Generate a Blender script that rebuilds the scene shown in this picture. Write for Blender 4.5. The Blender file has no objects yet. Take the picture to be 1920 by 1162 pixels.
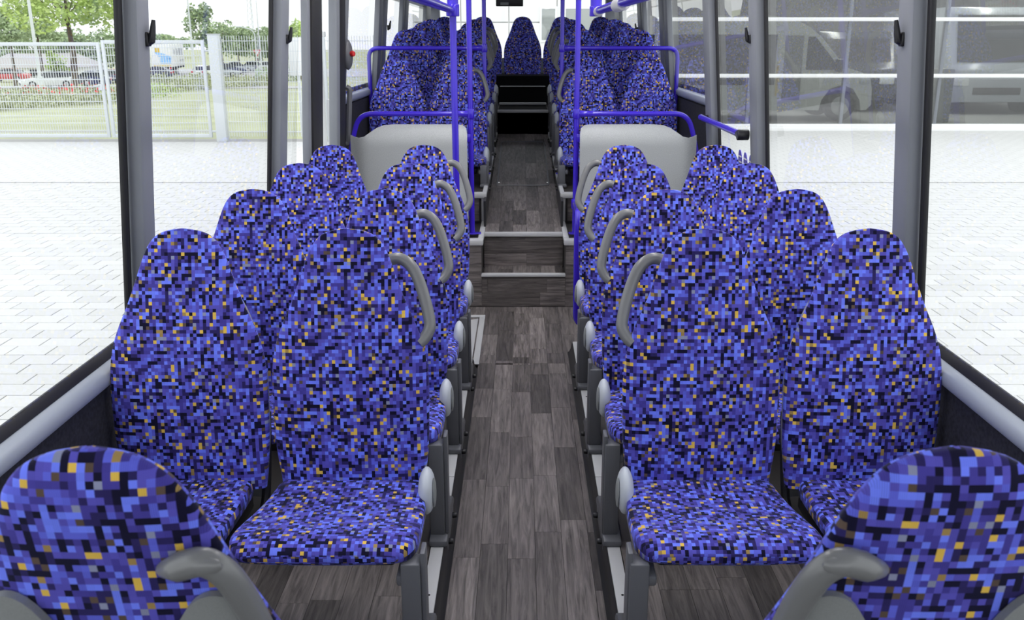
import bpy, bmesh, math, random
from mathutils import Vector, Matrix
rnd = random.Random(7)
SC = bpy.context.scene
COL = SC.collection

# ------------------------------------------------------------------ camera, world, light, exposure
cam_d = bpy.data.cameras.new('camera')
cam_d.sensor_width = 36.0
cam_d.lens = 36.0 * 1700 / 1920
cam_d.shift_x = -18 / 1920
cam_d.clip_end = 800
cam_d.dof.use_dof = True
cam_d.dof.focus_distance = 3.3
cam_d.dof.aperture_fstop = 10
cam = bpy.data.objects.new('camera', cam_d)
COL.objects.link(cam)
cam.location = (-0.012, 0, 1.62)
cam.rotation_euler = (math.radians(90 - 16.637), 0, 0)
SC.camera = cam
SC.view_settings.view_transform = 'Standard'
SC.view_settings.look = 'None'
SC.view_settings.gamma = 1
SC.view_settings.exposure = 0.62
SC.view_settings.use_curve_mapping = False

WORLD_STRENGTH = 1.45
FILL_STRENGTH = 8.0  # glow of the fill strips added under the ceiling
wd = bpy.data.worlds.new('overcast_sky')
SC.world = wd
wd.use_nodes = True
nt = wd.node_tree
bg = nt.nodes['Background']
tc = nt.nodes.new('ShaderNodeTexCoord')
sep = nt.nodes.new('ShaderNodeSeparateXYZ')
nt.links.new(tc.outputs['Generated'], sep.inputs[0])
rp = nt.nodes.new('ShaderNodeValToRGB')
rp.color_ramp.elements[0].position = 0.0
rp.color_ramp.elements[0].color = (0.66, 0.68, 0.70, 1)
rp.color_ramp.elements[1].position = 0.6
rp.color_ramp.elements[1].color = (0.92, 0.96, 1.0, 1)
nt.links.new(sep.outputs['Z'], rp.inputs[0])
nt.links.new(rp.outputs[0], bg.inputs['Color'])
bg.inputs['Strength'].default_value = WORLD_STRENGTH


# ------------------------------------------------------------------ materials
def mat(name, color, rough=0.5, metal=0.0, coat=0.0, sheen=0.0, noise=None, spec=0.5, emit=None):
    m = bpy.data.materials.new(name)
    m.use_nodes = True
    n = m.node_tree
    p = n.nodes['Principled BSDF']
    p.inputs['Base Color'].default_value = (*color, 1)
    p.inputs['Roughness'].default_value = rough
    p.inputs['Metallic'].default_value = metal
    p.inputs['Coat Weight'].default_value = coat
    p.inputs['Coat Roughness'].default_value = 0.08
    p.inputs['Specular IOR Level'].default_value = spec
    p.inputs['Sheen Weight'].default_value = sheen
    if emit:
        p.inputs['Emission Color'].default_value = (*color, 1)
        p.inputs['Emission Strength'].default_value = emit
    if noise:                                  # (scale, low, high) multiplies the colour
        t = n.nodes.new('ShaderNodeTexCoord')
        z = n.nodes.new('ShaderNodeTexNoise')
        z.inputs['Scale'].default_value = noise[0]
        z.inputs['Detail'].default_value = 4
        n.links.new(t.outputs['Object'], z.inputs['Vector'])
        mr = n.nodes.new('ShaderNodeMapRange')
        mr.inputs['From Min'].default_value = 0.3
        mr.inputs['From Max'].default_value = 0.7
        mr.inputs['To Min'].default_value = noise[1]
        mr.inputs['To Max'].default_value = noise[2]
        n.links.new(z.outputs['Fac'], mr.inputs[0])
        mx = n.nodes.new('ShaderNodeMix')
        mx.data_type = 'RGBA'
        mx.blend_type = 'MULTIPLY'
        mx.inputs[0].default_value = 1
        mx.inputs[6].default_value = (*color, 1)
        n.links.new(mr.outputs[0], mx.inputs[7])
        n.links.new(mx.outputs[2], p.inputs['Base Color'])
        b = n.nodes.new('ShaderNodeBump')
        b.inputs['Strength'].default_value = 0.08
        b.inputs['Distance'].default_value = 0.002
        n.links.new(z.outputs['Fac'], b.inputs['Height'])
        n.links.new(b.outputs[0], p.inputs['Normal'])
    return m


def glass(name, tint, ior=1.5, gloss_tint=(1, 1, 1), boost=0.0):
    m = bpy.data.materials.new(name)
    m.use_nodes = True
    n = m.node_tree
    n.nodes.remove(n.nodes['Principled BSDF'])
    out = n.nodes['Material Output']
    tr = n.nodes.new('ShaderNodeBsdfTransparent')
    tr.inputs[0].default_value = (*tint, 1)
    gl = n.nodes.new('ShaderNodeBsdfGlossy')
    gl.inputs['Color'].default_value = (*gloss_tint, 1)
    gl.inputs['Roughness'].default_value = 0.0
    fr = n.nodes.new('ShaderNodeFresnel')
    fr.inputs['IOR'].default_value = ior
    mx = n.nodes.new('ShaderNodeMixShader')
    ge = n.nodes.new('ShaderNodeNewGeometry')      # only the entering face of the thin pane reflects
    inv = n.nodes.new('ShaderNodeMath')
    inv.operation = 'SUBTRACT'
    inv.inputs[0].default_value = 1.0
    n.links.new(ge.outputs['Backfacing'], inv.inputs[1])
    mu = n.nodes.new('ShaderNodeMath')
    mu.operation = 'MULTIPLY'
    n.links.new(fr.outputs[0], mu.inputs[0])
    n.links.new(inv.outputs[0], mu.inputs[1])
    ad = n.nodes.new('ShaderNodeMath')
    ad.operation = 'MULTIPLY'
    ad.use_clamp = True
    ad.inputs[1].default_value = 1.0 + boost       # both faces of the sheet mirror
    n.links.new(mu.outputs[0], ad.inputs[0])
    n.links.new(ad.outputs[0], mx.inputs[0])
    n.links.new(tr.outputs[0], mx.inputs[1])
    n.links.new(gl.outputs[0], mx.inputs[2])
    n.links.new(mx.outputs[0], out.inputs[0])
    return m


def fabric(name, cell=0.0096):
    """woven moquette: a random mosaic of small squares in blues, navy, ochre and taupe, laid out on the UV map (in metres)"""
    m = bpy.data.materials.new(name)
    m.use_nodes = True
    n = m.node_tree
    L = n.links.new
    p = n.nodes['Principled BSDF']
    uv = n.nodes.new('ShaderNodeUVMap')
    oi = n.nodes.new('ShaderNodeObjectInfo')

    def math_(op, a, b=None, c=None):
        q = n.nodes.new('ShaderNodeMath')
        q.operation = op
        for i, v in enumerate((a, b, c)):
            if v is None:
                continue
            if isinstance(v, (int, float)):
                q.inputs[i].default_value = v
            else:
                L(v, q.inputs[i])
        return q.outputs[0]
    sp = n.nodes.new('ShaderNodeSeparateXYZ')
    L(uv.outputs[0], sp.inputs[0])
    off = math_('MULTIPLY', oi.outputs['Random'], 37.0)
    u = math_('ADD', math_('DIVIDE', sp.outputs[0], cell), off)
    v = math_('ADD', math_('DIVIDE', sp.outputs[1], cell), off)
    fu, fv = math_('FLOOR', u), math_('FLOOR', v)

    def wn(a, b, w):
        c = n.nodes.new('ShaderNodeCombineXYZ')
        L(a, c.inputs[0])
        L(b, c.inputs[1])
        c.inputs[2].default_value = w
        q = n.nodes.new('ShaderNodeTexWhiteNoise')
        q.noise_dimensions = '3D'
        L(c.outputs[0], q.inputs['Vector'])
        return q.outputs['Value']
    own = wn(fu, fv, 1.5)
    hor = wn(math_('FLOOR', math_('DIVIDE', math_('ADD', u, fv), 2.0)), fv, 7.5)
    ver = wn(fu, math_('FLOOR', math_('DIVIDE', math_('ADD', v, fu), 2.0)), 13.5)
    selh = math_('LESS_THAN', wn(math_('FLOOR', math_('DIVIDE', math_('ADD', u, fv), 2.0)), fv, 21.5), 0.15)
    selv = math_('LESS_THAN', wn(fu, math_('FLOOR', math_('DIVIDE', math_('ADD', v, fu), 2.0)), 33.5), 0.15)

    def mixf(f, a, b):
        q = n.nodes.new('ShaderNodeMix')
        q.data_type = 'FLOAT'
        L(f, q.inputs[0])
        L(a, q.inputs[2])
        L(b, q.inputs[3])
        return q.outputs[0]
    # merged pairs never turn ochre: squeeze them into the blue part of the ramp
    val = mixf(selh, own, math_('MULTIPLY', hor, 0.86))
    val = mixf(selv, val, math_('MULTIPLY', ver, 0.86))
    rp = n.nodes.new('ShaderNodeValToRGB')
    rp.color_ramp.interpolation = 'CONSTANT'
    stops = [(0.0, (0.005, 0.004, 0.024)), (0.15, (0.024, 0.018, 0.11)), (0.29, (0.060, 0.049, 0.31)),
             (0.44, (0.098, 0.086, 0.48)), (0.60, (0.115, 0.13, 0.68)), (0.74, (0.165, 0.225, 0.96)), (0.87, (0.105, 0.072, 0.055)),
             (0.905, (0.26, 0.28, 0.42)), (0.93, (0.36, 0.24, 0.08)), (0.957, (0.76, 0.50, 0.085))]
    el = rp.color_ramp.elements
    el[0].position, el[0].color = stops[0][0], (*stops[0][1], 1)
    el[1].position, el[1].color = stops[1][0], (*stops[1][1], 1)
    for pos, c in stops[2:]:
        e = el.new(pos)
        e.color = (*c, 1)
    L(val, rp.inputs[0])
    # weave: fine dark threads along the cell, some cells more than others
    thr = math_('SINE', math_('MULTIPLY', u, 6.2832 * 4))
    amt = math_('MULTIPLY', wn(fu, fv, 44.5), 0.3)
    fac = math_('SUBTRACT', 1.0, math_('MULTIPLY', math_('MULTIPLY_ADD', thr, 0.5, 0.5), amt))
    mx = n.nodes.new('ShaderNodeMix')
    mx.data_type = 'RGBA'
    mx.blend_type = 'MULTIPLY'
    mx.inputs[0].default_value = 1
    L(rp.outputs[0], mx.inputs[6])
    L(fac, mx.inputs[7])
    L(mx.outputs[2], p.inputs['Base Color'])
    p.inputs['Roughness'].default_value = 0.85
    p.inputs['Specular IOR Level'].default_value = 0.15
    p.inputs['Sheen Weight'].default_value = 0.22
    p.inputs['Sheen Roughness'].default_value = 0.4
    p.inputs['Sheen Tint'].default_value = (0.55, 0.6, 1, 1)
    return m


def wood(name, along):
    """grey-brown oak print of one board; tone differs from board to board"""
    m = bpy.data.materials.new(name)
    m.use_nodes = True
    n = m.node_tree
    L = n.links.new
    p = n.nodes['Principled BSDF']
    g = n.nodes.new('ShaderNodeNewGeometry')
    oi = n.nodes.new('ShaderNodeObjectInfo')
    mp = n.nodes.new('ShaderNodeVectorMath')
    mp.operation = 'MULTIPLY'
    mp.inputs[1].default_value = (70, 4.5, 70) if along == 'Y' else (4.5, 70, 70)
    L(g.outputs['Position'], mp.inputs[0])
    ad = n.nodes.new('ShaderNodeVectorMath')
    ad.operation = 'ADD'
    sc = n.nodes.new('ShaderNodeMath')
    sc.operation = 'MULTIPLY'
    sc.inputs[1].default_value = 90
    L(oi.outputs['Random'], sc.inputs[0])
    L(mp.outputs[0], ad.inputs[0])
    L(sc.outputs[0], ad.inputs[1])
    z = n.nodes.new('ShaderNodeTexNoise')
    z.inputs['Scale'].default_value = 0.9
    z.inputs['Detail'].default_value = 6
    z.inputs['Roughness'].default_value = 0.65
    z.inputs['Distortion'].default_value = 0.8
    L(ad.outputs[0], z.inputs['Vector'])
    rp = n.nodes.new('ShaderNodeValToRGB')
    rp.color_ramp.elements[0].position = 0.28
    rp.color_ramp.elements[0].color = (0.036, 0.031, 0.031, 1)
    rp.color_ramp.elements[1].position = 0.72
    rp.color_ramp.elements[1].color = (0.235, 0.206, 0.198, 1)
    L(z.outputs['Fac'], rp.inputs[0])
    mr = n.nodes.new('ShaderNodeMapRange')
    mr.inputs['To Min'].default_value = 0.55
    mr.inputs['To Max'].default_value = 1.45
    L(oi.outputs['Random'], mr.inputs[0])
    mx = n.nodes.new('ShaderNodeMix')
    mx.data_type = 'RGBA'
    mx.blend_type = 'MULTIPLY'
    mx.inputs[0].default_value = 1
    L(rp.outputs[0], mx.inputs[6])
    L(mr.outputs[0], mx.inputs[7])
    L(mx.outputs[2], p.inputs['Base Color'])
    p.inputs['Roughness'].default_value = 0.48
    p.inputs['Specular IOR Level'].default_value = 0.35
    return m


def tinted(name, color, lo, hi, rough=0.9, scale=None):
    """colour varied per object"""
    m = mat(name, color, rough, noise=scale)
    n = m.node_tree
    p = n.nodes['Principled BSDF']
    oi = n.nodes.new('ShaderNodeObjectInfo')
    mr = n.nodes.new('ShaderNodeMapRange')
    mr.inputs['To Min'].default_value = lo
    mr.inputs['To Max'].default_value = hi
    n.links.new(oi.outputs['Random'], mr.inputs[0])
    mx = n.nodes.new('ShaderNodeMix')
    mx.data_type = 'RGBA'
    mx.blend_type = 'MULTIPLY'
    mx.inputs[0].default_value = 1
    mx.inputs[6].default_value = (*color, 1)
    src = p.inputs['Base Color'].links[0].from_socket if p.inputs['Base Color'].links else None
    if src:
        n.links.new(src, mx.inputs[6])
    n.links.new(mr.outputs[0], mx.inputs[7])
    n.links.new(mx.outputs[2], p.inputs['Base Color'])
    return m


M = dict(
    hall_fill=mat('hall_fill_diffuser', (1.0, 0.98, 0.96), 0.5, emit=24.0),  # glow of the strips added to light the hall
    matte_black=mat('matte_black', (0.006, 0.006, 0.007), 0.9, spec=0.1),
    fabric=fabric('mosaic_moquette'),
    handle=mat('grey_handle_plastic', (0.17, 0.172, 0.175), 0.3),
    shell=mat('grey_shell_plastic', (0.23, 0.24, 0.24), 0.5, noise=(600, 0.92, 1.08)),
    cover=mat('pale_grey_cover', (0.52, 0.55, 0.6), 0.35),
    legmetal=mat('grey_leg_paint', (0.125, 0.128, 0.142), 0.38),
    frame=mat('black_frame', (0.012, 0.012, 0.014), 0.5),
    pillar=mat('grey_pillar_paint', (0.2, 0.212, 0.235), 0.5),
    sill=mat('grey_sill_paint', (0.33, 0.36, 0.42), 0.38),
    rubber=mat('black_rubber', (0.007, 0.007, 0.009), 0.6),
    skirt=mat('black_skirting', (0.02, 0.02, 0.022), 0.4),
    carpet=mat('navy_carpet', (0.015, 0.015, 0.023), 0.95, noise=(90, 0.45, 1.6)),
    blue=mat('blue_enamel', (0.045, 0.018, 0.56), 0.22, coat=0.25),
    strip=mat('pale_aluminium', (0.55, 0.55, 0.56), 0.4, metal=0.0),
    panel=mat('speckled_grey_panel', (0.41, 0.425, 0.43), 0.45, noise=(260, 0.84, 1.12)),
    chrome=mat('bright_steel', (0.75, 0.75, 0.76), 0.2, metal=1),
    black=mat('black_plastic', (0.01, 0.01, 0.012), 0.35),
    woodY=wood('oak_board_lengthwise', 'Y'),
    woodX=wood('oak_board_crosswise', 'X'),
    vinyl=mat('dark_vinyl', (0.05, 0.045, 0.045), 0.5),
    ceiling=mat('pale_ceiling', (0.72, 0.73, 0.74), 0.6),
    lamp=mat('fill_diffuser', (1.0, 0.98, 0.96), 0.5, emit=FILL_STRENGTH),  # emission for the added ceiling fill strips
    glass=glass('window_glass', (0.985, 0.99, 0.985), 1.34),
    facade_glass=glass('facade_glass', (0.58, 0.60, 0.585), 1.9, boost=0.2),
    dark_glass=mat('dark_vehicle_glass', (0.03, 0.035, 0.04), 0.08),
    paver=tinted('pale_paver', (0.565, 0.56, 0.548), 0.93, 1.04, scale=(40, 0.96, 1.03)),
    joint=mat('sandy_joint', (0.32, 0.315, 0.305), 0.95),
    grass=mat('mown_grass', (0.37, 0.39, 0.23), 0.95, noise=(0.6, 0.8, 1.15)),
    asphalt=mat('pale_asphalt', (0.42, 0.41, 0.41), 0.95),
    galv=mat('galvanised_steel', (0.62, 0.65, 0.67), 0.4, metal=0.0),
    white=mat('white_paint', (0.8, 0.8, 0.79), 0.4),
    whitewall=mat('white_cladding', (0.78, 0.78, 0.76), 0.6),
    leaf=mat('fresh_leaves', (0.46, 0.58, 0.20), 0.7, noise=(0.9, 0.7, 1.35)),
    leaf2=mat('dull_leaves', (0.36, 0.45, 0.25), 0.7, noise=(0.9, 0.7, 1.35)),
    hedge=mat('hedge_leaves', (0.36, 0.39, 0.22), 0.8, noise=(1.5, 0.7, 1.3)),
    bark=mat('bark', (0.12, 0.09, 0.065), 0.9),
    flower=mat('red_flowers', (0.75, 0.06, 0.06), 0.7),
    carwhite=mat('white_car_paint', (0.75, 0.76, 0.78), 0.25, coat=0.5),
    cardark=mat('dark_grey_car_paint', (0.05, 0.055, 0.065), 0.25, coat=0.5),
    carblue=mat('navy_car_paint', (0.04, 0.05, 0.12), 0.25, coat=0.5),
    carred=mat('red_car_paint', (0.5, 0.04, 0.04), 0.25, coat=0.5),
    carsilver=mat('silver_car_paint', (0.4, 0.43, 0.48), 0.25, coat=0.5),
    tyre=mat('tyre', (0.015, 0.015, 0.015), 0.8),
    rim=mat('silver_rim', (0.5, 0.5, 0.52), 0.3, metal=0.5),
    red=mat('red_plastic', (0.6, 0.02, 0.02), 0.4),
    yellow=mat('yellow_rail', (0.7, 0.5, 0.02), 0.4),
    headlamp=mat('headlamp', (0.7, 0.72, 0.75), 0.1),
    green=mat('green_sign', (0.03, 0.3, 0.15), 0.5),
    hallfloor=mat('hall_floor', (0.3, 0.3, 0.3), 0.5),
    hallwall=mat('hall_wall', (0.35, 0.35, 0.36), 0.7, noise=(0.5, 0.5, 1.4)),
    roofgrey=mat('grey_roof', (0.4, 0.38, 0.37), 0.8),
    adblue=mat('pale_blue_print', (0.3, 0.55, 0.9), 0.6),
    adgrey=mat('grey_print', (0.25, 0.27, 0.36), 0.6),
    bodyout=mat('bus_outer_paint', (0.7, 0.7, 0.71), 0.3),
)


def far_paving():
    """where the pavers get too small to pick apart the bond carries on as print"""
    m = mat('far_paving', (0.565, 0.56, 0.548), 0.9)
    n = m.node_tree
    t = n.nodes.new('ShaderNodeTexCoord')
    k = n.nodes.new('ShaderNodeTexBrick')
    k.inputs['Scale'].default_value = 1.0
    k.inputs['Brick Width'].default_value = 0.265
    k.inputs['Row Height'].default_value = 0.175
    k.inputs['Mortar Size'].default_value = 0.0045
    k.inputs['Color1'].default_value = (0.565, 0.56, 0.548, 1)
    k.inputs['Color2'].default_value = (0.55, 0.546, 0.534, 1)
    k.inputs['Mortar'].default_value = (0.3, 0.295, 0.285, 1)
    n.links.new(t.outputs['Object'], k.inputs['Vector'])
    n.links.new(k.outputs['Color'], n.nodes['Principled BSDF'].inputs['Base Color'])
    return m


M['paver_far'] = far_paving()


# ------------------------------------------------------------------ helpers
def bevel_all(bm, r, seg=2, geom=None):
    bmesh.ops.bevel(bm, geom=geom if geom is not None else bm.edges[:], offset=r, segments=seg, profile=0.5,
                    affect='EDGES', clamp_overlap=True)


class B:
    def __init__(s):
        s.bm = bmesh.new()

    def merge(s, other, mtx=None):
        me = bpy.data.meshes.new('tmp')
        other.to_mesh(me)
        if mtx is not None:
            me.transform(mtx)
        s.bm.from_mesh(me)
        bpy.data.meshes.remove(me)
        other.free()
        return s

    def box(s, lo, hi, bev=0.0, seg=2, mtx=None):
        t = bmesh.new()
        bmesh.ops.create_cube(t, size=1)
        for v in t.verts:
            v.co = Vector([(lo[i] + hi[i]) / 2 + v.co[i] * (hi[i] - lo[i]) for i in range(3)])
        if bev:
            bevel_all(t, bev, seg)
        return s.merge(t, mtx)

    def cyl(s, p0, p1, r0, r1=None, n=14, bev=0):
        p0, p1 = Vector(p0), Vector(p1)
        r1 = r0 if r1 is None else r1
        t = bmesh.new()
        d = (p1 - p0)
        bmesh.ops.create_cone(t, cap_ends=True, segments=n, radius1=r0, radius2=r1, depth=d.length)
        if bev:
            es = [e for e in t.edges if len([f for f in e.link_faces if len(f.verts) > 4])]
            bevel_all(t, bev, 2, es)
        q = d.to_track_quat('Z', 'Y').to_matrix().to_4x4()
        return s.merge(t, Matrix.Translation((p0 + p1) / 2) @ q)

    def ell(s, c, r, sub=2):
        t = bmesh.new()
        bmesh.ops.create_icosphere(t, subdivisions=sub, radius=1)
        for v in t.verts:
            v.co = Vector([c[i] + v.co[i] * r[i] for i in range(3)])
        return s.merge(t)

    def tube(s, path, r, n=12, flat=None):
        """flat: optional list of (rx, ry) factors per path point"""
        pts = [Vector(p) for p in path]
        bm = s.bm
        rings = []
        ref = None
        for i, p in enumerate(pts):
            a = pts[max(0, i - 1)]
            b = pts[min(len(pts) - 1, i + 1)]
            t = (b - a).normalized()
            if ref is None:
                ref = Vector((0, 0, 1)) if abs(t.z) < 0.9 else Vector((1, 0, 0))
                u = t.cross(ref).normalized()
            else:
                u = (u - t * u.dot(t)).normalized()
            w = t.cross(u)
            k = flat[i] if flat else (1, 1)
            rings.append([bm.verts.new(p + (u * math.cos(2 * math.pi * j / n) * k[0] + w * math.sin(2 * math.pi * j / n) * k[1]) * r) for j in range(n)])
        for a, b in zip(rings, rings[1:]):
            for j in range(n):
                bm.faces.new((a[j], a[(j + 1) % n], b[(j + 1) % n], b[j]))
        bm.faces.new(rings[0][::-1])
        bm.faces.new(rings[-1])
        return s

    def prism(s, pts, depth, bev=0.0, seg=2, mtx=None):
        """polygon in XY extruded +Z by depth, then moved by mtx"""
        t = bmesh.new()
        vs = [t.verts.new((x, y, 0)) for x, y in pts]
        f = t.faces.new(vs)
        r = bmesh.ops.extrude_face_region(t, geom=[f])
        for v in [g for g in r['geom'] if isinstance(g, bmesh.types.BMVert)]:
            v.co.z += depth
        bmesh.ops.recalc_face_normals(t, faces=t.faces[:])
        if bev:
            bevel_all(t, bev, seg)
        return s.merge(t, mtx)

    def quad(s, a, b, c, d):
        s.bm.faces.new([s.bm.verts.new(p) for p in (a, b, c, d)])
        return s

    def done(s, name, material, parent=None, loc=None, smooth=True, angle=35):
        me = bpy.data.meshes.new(name)
        bmesh.ops.recalc_face_normals(s.bm, faces=s.bm.faces[:])
        s.bm.to_mesh(me)
        s.bm.free()
        return link(name, me, material, parent, loc, smooth, angle)


def link(name, me, material, parent=None, loc=None, smooth=True, angle=35):
    if not me.materials:
        me.materials.append(M[material] if isinstance(material, str) else material)
    if smooth:
        me.shade_smooth()
        me.set_sharp_from_angle(angle=math.radians(angle))
    o = bpy.data.objects.new(name, me)
    COL.objects.link(o)
    if parent is not None:
        o.parent = parent
    if loc is not None:
        o.location = loc
    return o


def tag(o, label=None, cat=None, group=None, kind=None):
    if label:
        o['label'] = label
    if cat:
        o['category'] = cat
    if group:
        o['group'] = group
    if kind:
        o['kind'] = kind
    return o


def thing(name, label, cat, loc=(0, 0, 0), rz=0.0, group=None):
    o = bpy.data.objects.new(name, None)
    COL.objects.link(o)
    o.empty_display_size = 0.1
    o.location = loc
    o.rotation_euler = (0, 0, rz)
    return tag(o, label, cat, group)


def dup(o, parent=None):
    c = o.copy()
    COL.objects.link(c)
    if parent is not None:
        c.parent = parent
    for ch in list(o.children):
        dup(ch, c)
    return c


def struct(o):
    o['kind'] = 'structure'
    return o


def bend(pts, r, n=6):
    """polyline with rounded corners"""
    pts = [Vector(p) for p in pts]
    out = [pts[0]]
    for i in range(1, len(pts) - 1):
        p = pts[i]
        a = (pts[i - 1] - p)
        b = (pts[i + 1] - p)
        k = min(r, a.length * 0.49, b.length * 0.49)
        pa, pb = p + a.normalized() * k, p + b.normalized() * k
        for j in range(n + 1):
            t = j / n
            out.append(pa * (1 - t) ** 2 + p * 2 * t * (1 - t) + pb * t * t)
    out.append(pts[-1])
    return out


def lerp_tab(tab, x):
    if x <= tab[0][0]:
        return tab[0][1]
    for (a, va), (b, vb) in zip(tab, tab[1:]):
        if x <= b:
            t = (x - a) / (b - a)
            return va + (vb - va) * t
    return tab[-1][1]


def smooth_tab(tab, x):
    """Catmull-Rom through the table"""
    if x <= tab[0][0]:
        return tab[0][1]
    for i in range(len(tab) - 1):
        a, b = tab[i], tab[i + 1]
        if x <= b[0]:
            h = b[0] - a[0]
            pm = tab[i - 1] if i else a
            pn = tab[i + 2] if i + 2 < len(tab) else b
            ma = (b[1] - pm[1]) / max(b[0] - pm[0], 1e-6) * h
            mb = (pn[1] - a[1]) / max(pn[0] - a[0], 1e-6) * h
            t = (x - a[0]) / h
            return (2 * t**3 - 3 * t**2 + 1) * a[1] + (t**3 - 2 * t**2 + t) * ma + (-2 * t**3 + 3 * t**2) * b[1] + (t**3 - t**2) * mb
    return tab[-1][1]


def wx(z):
    """half width of the bus at the glass: the sides lean in above the sill"""
    return 1.19 - max(0.0, z - 0.78) * 0.09


# ------------------------------------------------------------------ bus shell (setting)
Y0, Y1 = -1.3, 11.35
ZB = 1.27            # sill height of the raised rear
b = B()
b.box((-1.22, Y0, -0.12), (1.22, 5.5, -0.012))
floor = struct(b.done('floor', 'vinyl', smooth=False))
rb = 0
board_w = 0.0905


def boards(x0, x1, ya, yb, z, parent, rowseed, matname='woodY', name='floor_board', axis='Y', tilt=None, thick=0.011):
    """lays boards with staggered ends between x0..x1, ya..yb; every board an object of its own"""
    r = random.Random(rowseed)
    x = x0
    while x < x1 - 0.005:
        xe = min(x + board_w, x1)
        y = ya - r.uniform(0, 0.5)
        while y < yb:
            ye = y + r.uniform(0.34, 0.62)
            a, c = max(y, ya), min(ye, yb)
            if c - a > 0.02:
                q = B()
                if axis == 'Y':
                    q.box((x + 0.0006, a + 0.0006, z - thick), (xe - 0.0006, c - 0.0006, z))
                    o = q.done(name, matname, parent, smooth=False)
                    if tilt:
                        o.matrix_local = tilt
                else:                      # crosswise boards on a riser: x is height, y runs along X
                    q.box((a + 0.0006, z, x + 0.0006), (c - 0.0006, z + thick, xe - 0.0006))
                    o = q.done(name, matname, parent, smooth=False)
            y = ye
        x = xe


boards(-0.2385 - 0.0905 * 3, 0.2385 + 0.0905 * 3, 4.45, 5.49, 0.0, floor, 11)
boards(-0.2385, 0.214 + 0.036, 1.2, 4.45, 0.0, floor, 5)

# platforms carrying the seats, 6 cm above the aisle
for sd, nm in ((-1, 'left'), (1, 'right')):
    yend = 4.36 if sd < 0 else 4.62
    b = B()
    x0, x1 = sorted((sd * 0.262, sd * 1.17))
    b.box((x0, Y0, -0.01), (x1, yend, 0.049))
    pf = struct(b.done('trim_1' if sd < 0 else 'trim_2', 'vinyl', smooth=False))
    a0, a1 = sorted((sd * 0.305, sd * 1.168))
    boards(a0, a1, 0.9, 2.6, 0.061, pf, 21 + sd)
    # pale edge strip
    b = B()
    for k in range(3):
        ya, yb = [(Y0, 1.55), (1.552, 3.05), (3.052, yend)][k]
        q0, q1 = sorted((sd * 0.262, sd * 0.303))
        b = B()
        b.box((q0, ya, 0.05), (q1, yb, 0.063), 0.003)
        st = b.done('edge_strip', 'strip', pf)
        tag(st, 'pale metal strip along the platform edge')
        for yy in (ya + 0.3, (ya + yb) / 2, yb - 0.25):
            b = B()
            b.cyl((sd * 0.283, yy, 0.062), (sd * 0.283, yy, 0.0645), 0.004, n=8)
            b.done('screw', 'black', st)
    # coved black skirting
    b = B()
    prof = [(0.262, 0.058), (0.256, 0.05), (0.252, 0.025), (0.244, 0.008), (0.236, 0.0012), (0.262, 0.0012)]
    pts = [(sd * x, z) for x, z in prof]
    b.prism(pts, yend - Y0, mtx=Matrix(((1, 0, 0, 0), (0, 0, 1, Y0), (0, 1, 0, 0), (0, 0, 0, 1))))
    tag(b.done('skirting', 'skirt', pf), 'black coved skirting down to the aisle')

# raised rear: block with a step well, ramped aisle
rear = B()
YR = 5.5
for sd in (-1, 1):
    x0, x1 = sorted((sd * 0.262, sd * 1.17))
    rear.box((x0, YR + 0.012, -0.1), (x1, 6.1, 0.415))
    rear.box((x0, 6.112, -0.1), (x1, 7.1, 0.60))
    rear.box((x0, 7.1, -0.1), (x1, 8.45, 0.645))
    rear.box((x0, 8.45, -0.1), (x1, 9.5, 0.72))
    rear.box((x0, 9.5, -0.1), (x1, 11.3, 0.80))
rear.box((-0.262, YR + 0.012, -0.1), (0.262, 5.74, 0.195))
rear.box((-0.262, 5.752, -0.1), (0.262, 5.9, 0.40))
rear.box((-0.262, 9.1, 0.3), (0.262, 11.3, 0.93))
rear_o = struct(rear.done('floor_1', 'vinyl', smooth=False))
# front faces in crosswise boards
boards(0.0, 0.2, -0.262, 0.262, YR, rear_o, 31, 'woodX', 'riser_board', axis='X')
for sd in (-1, 1):
    x0, x1 = sorted((sd * 0.262, sd * 1.165))
    boards(0.0, 0.414, x0, x1, YR, rear_o, 33 + sd, 'woodX', 'riser_board', axis='X')
    boards(0.43, 0.598, *sorted((sd * 0.30, sd * 0.9)), 6.1, rear_o, 37 + sd, 'woodX', 'riser_board', axis='X')
boards(0.198, 0.40, -0.255, 0.255, 5.74, rear_o, 35, 'woodX', 'riser_board', axis='X')
boards(-0.25, 0.25, YR + 0.03, 5.738, 0.207, rear_o, 36)
# ramp
SL = (0.72 - 0.42) / (9.1 - 5.74)
ang = math.atan(SL)
b = B()
b.prism([(5.9, 0.2), (9.1, 0.2), (9.1, 0.708), (5.9, 0.423)], 0.5,
        mtx=Matrix(((0, 0, 1, -0.25), (1, 0, 0, 0), (0, 1, 0, 0), (0, 0, 0, 1))))
ramp = b.done('ramp', 'vinyl', rear_o, smooth=False)
T = Matrix.Translation((0, 5.75, 0.422)) @ Matrix.Rotation(ang, 4, 'X')
boards(-0.25, 0.25, 0.0, 3.36, 0.0, rear_o, 41, tilt=T)
# hatch in the ramp: thin rounded frame lines
for ya, yb, w in ((1.25, 2.95, 0.2),):
    b = B()
    pth = bend([(-w, ya, 0.002), (w, ya, 0.002), (w, yb, 0.002), (-w, yb, 0.002), (-w, ya + 0.0, 0.002)], 0.05)
    b.tube(pth, 0.006, 6)
    ho = b.done('hatch_frame', 'legmetal', rear_o)
    ho.matrix_local = T
    for x in (-w + 0.01, w - 0.01):
        b = B()
        b.cyl((x, ya + 0.08, 0.0), (x, ya + 0.08, 0.006), 0.01, n=10)
        q = b.done('hatch_screw', 'chrome', ho)
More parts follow.
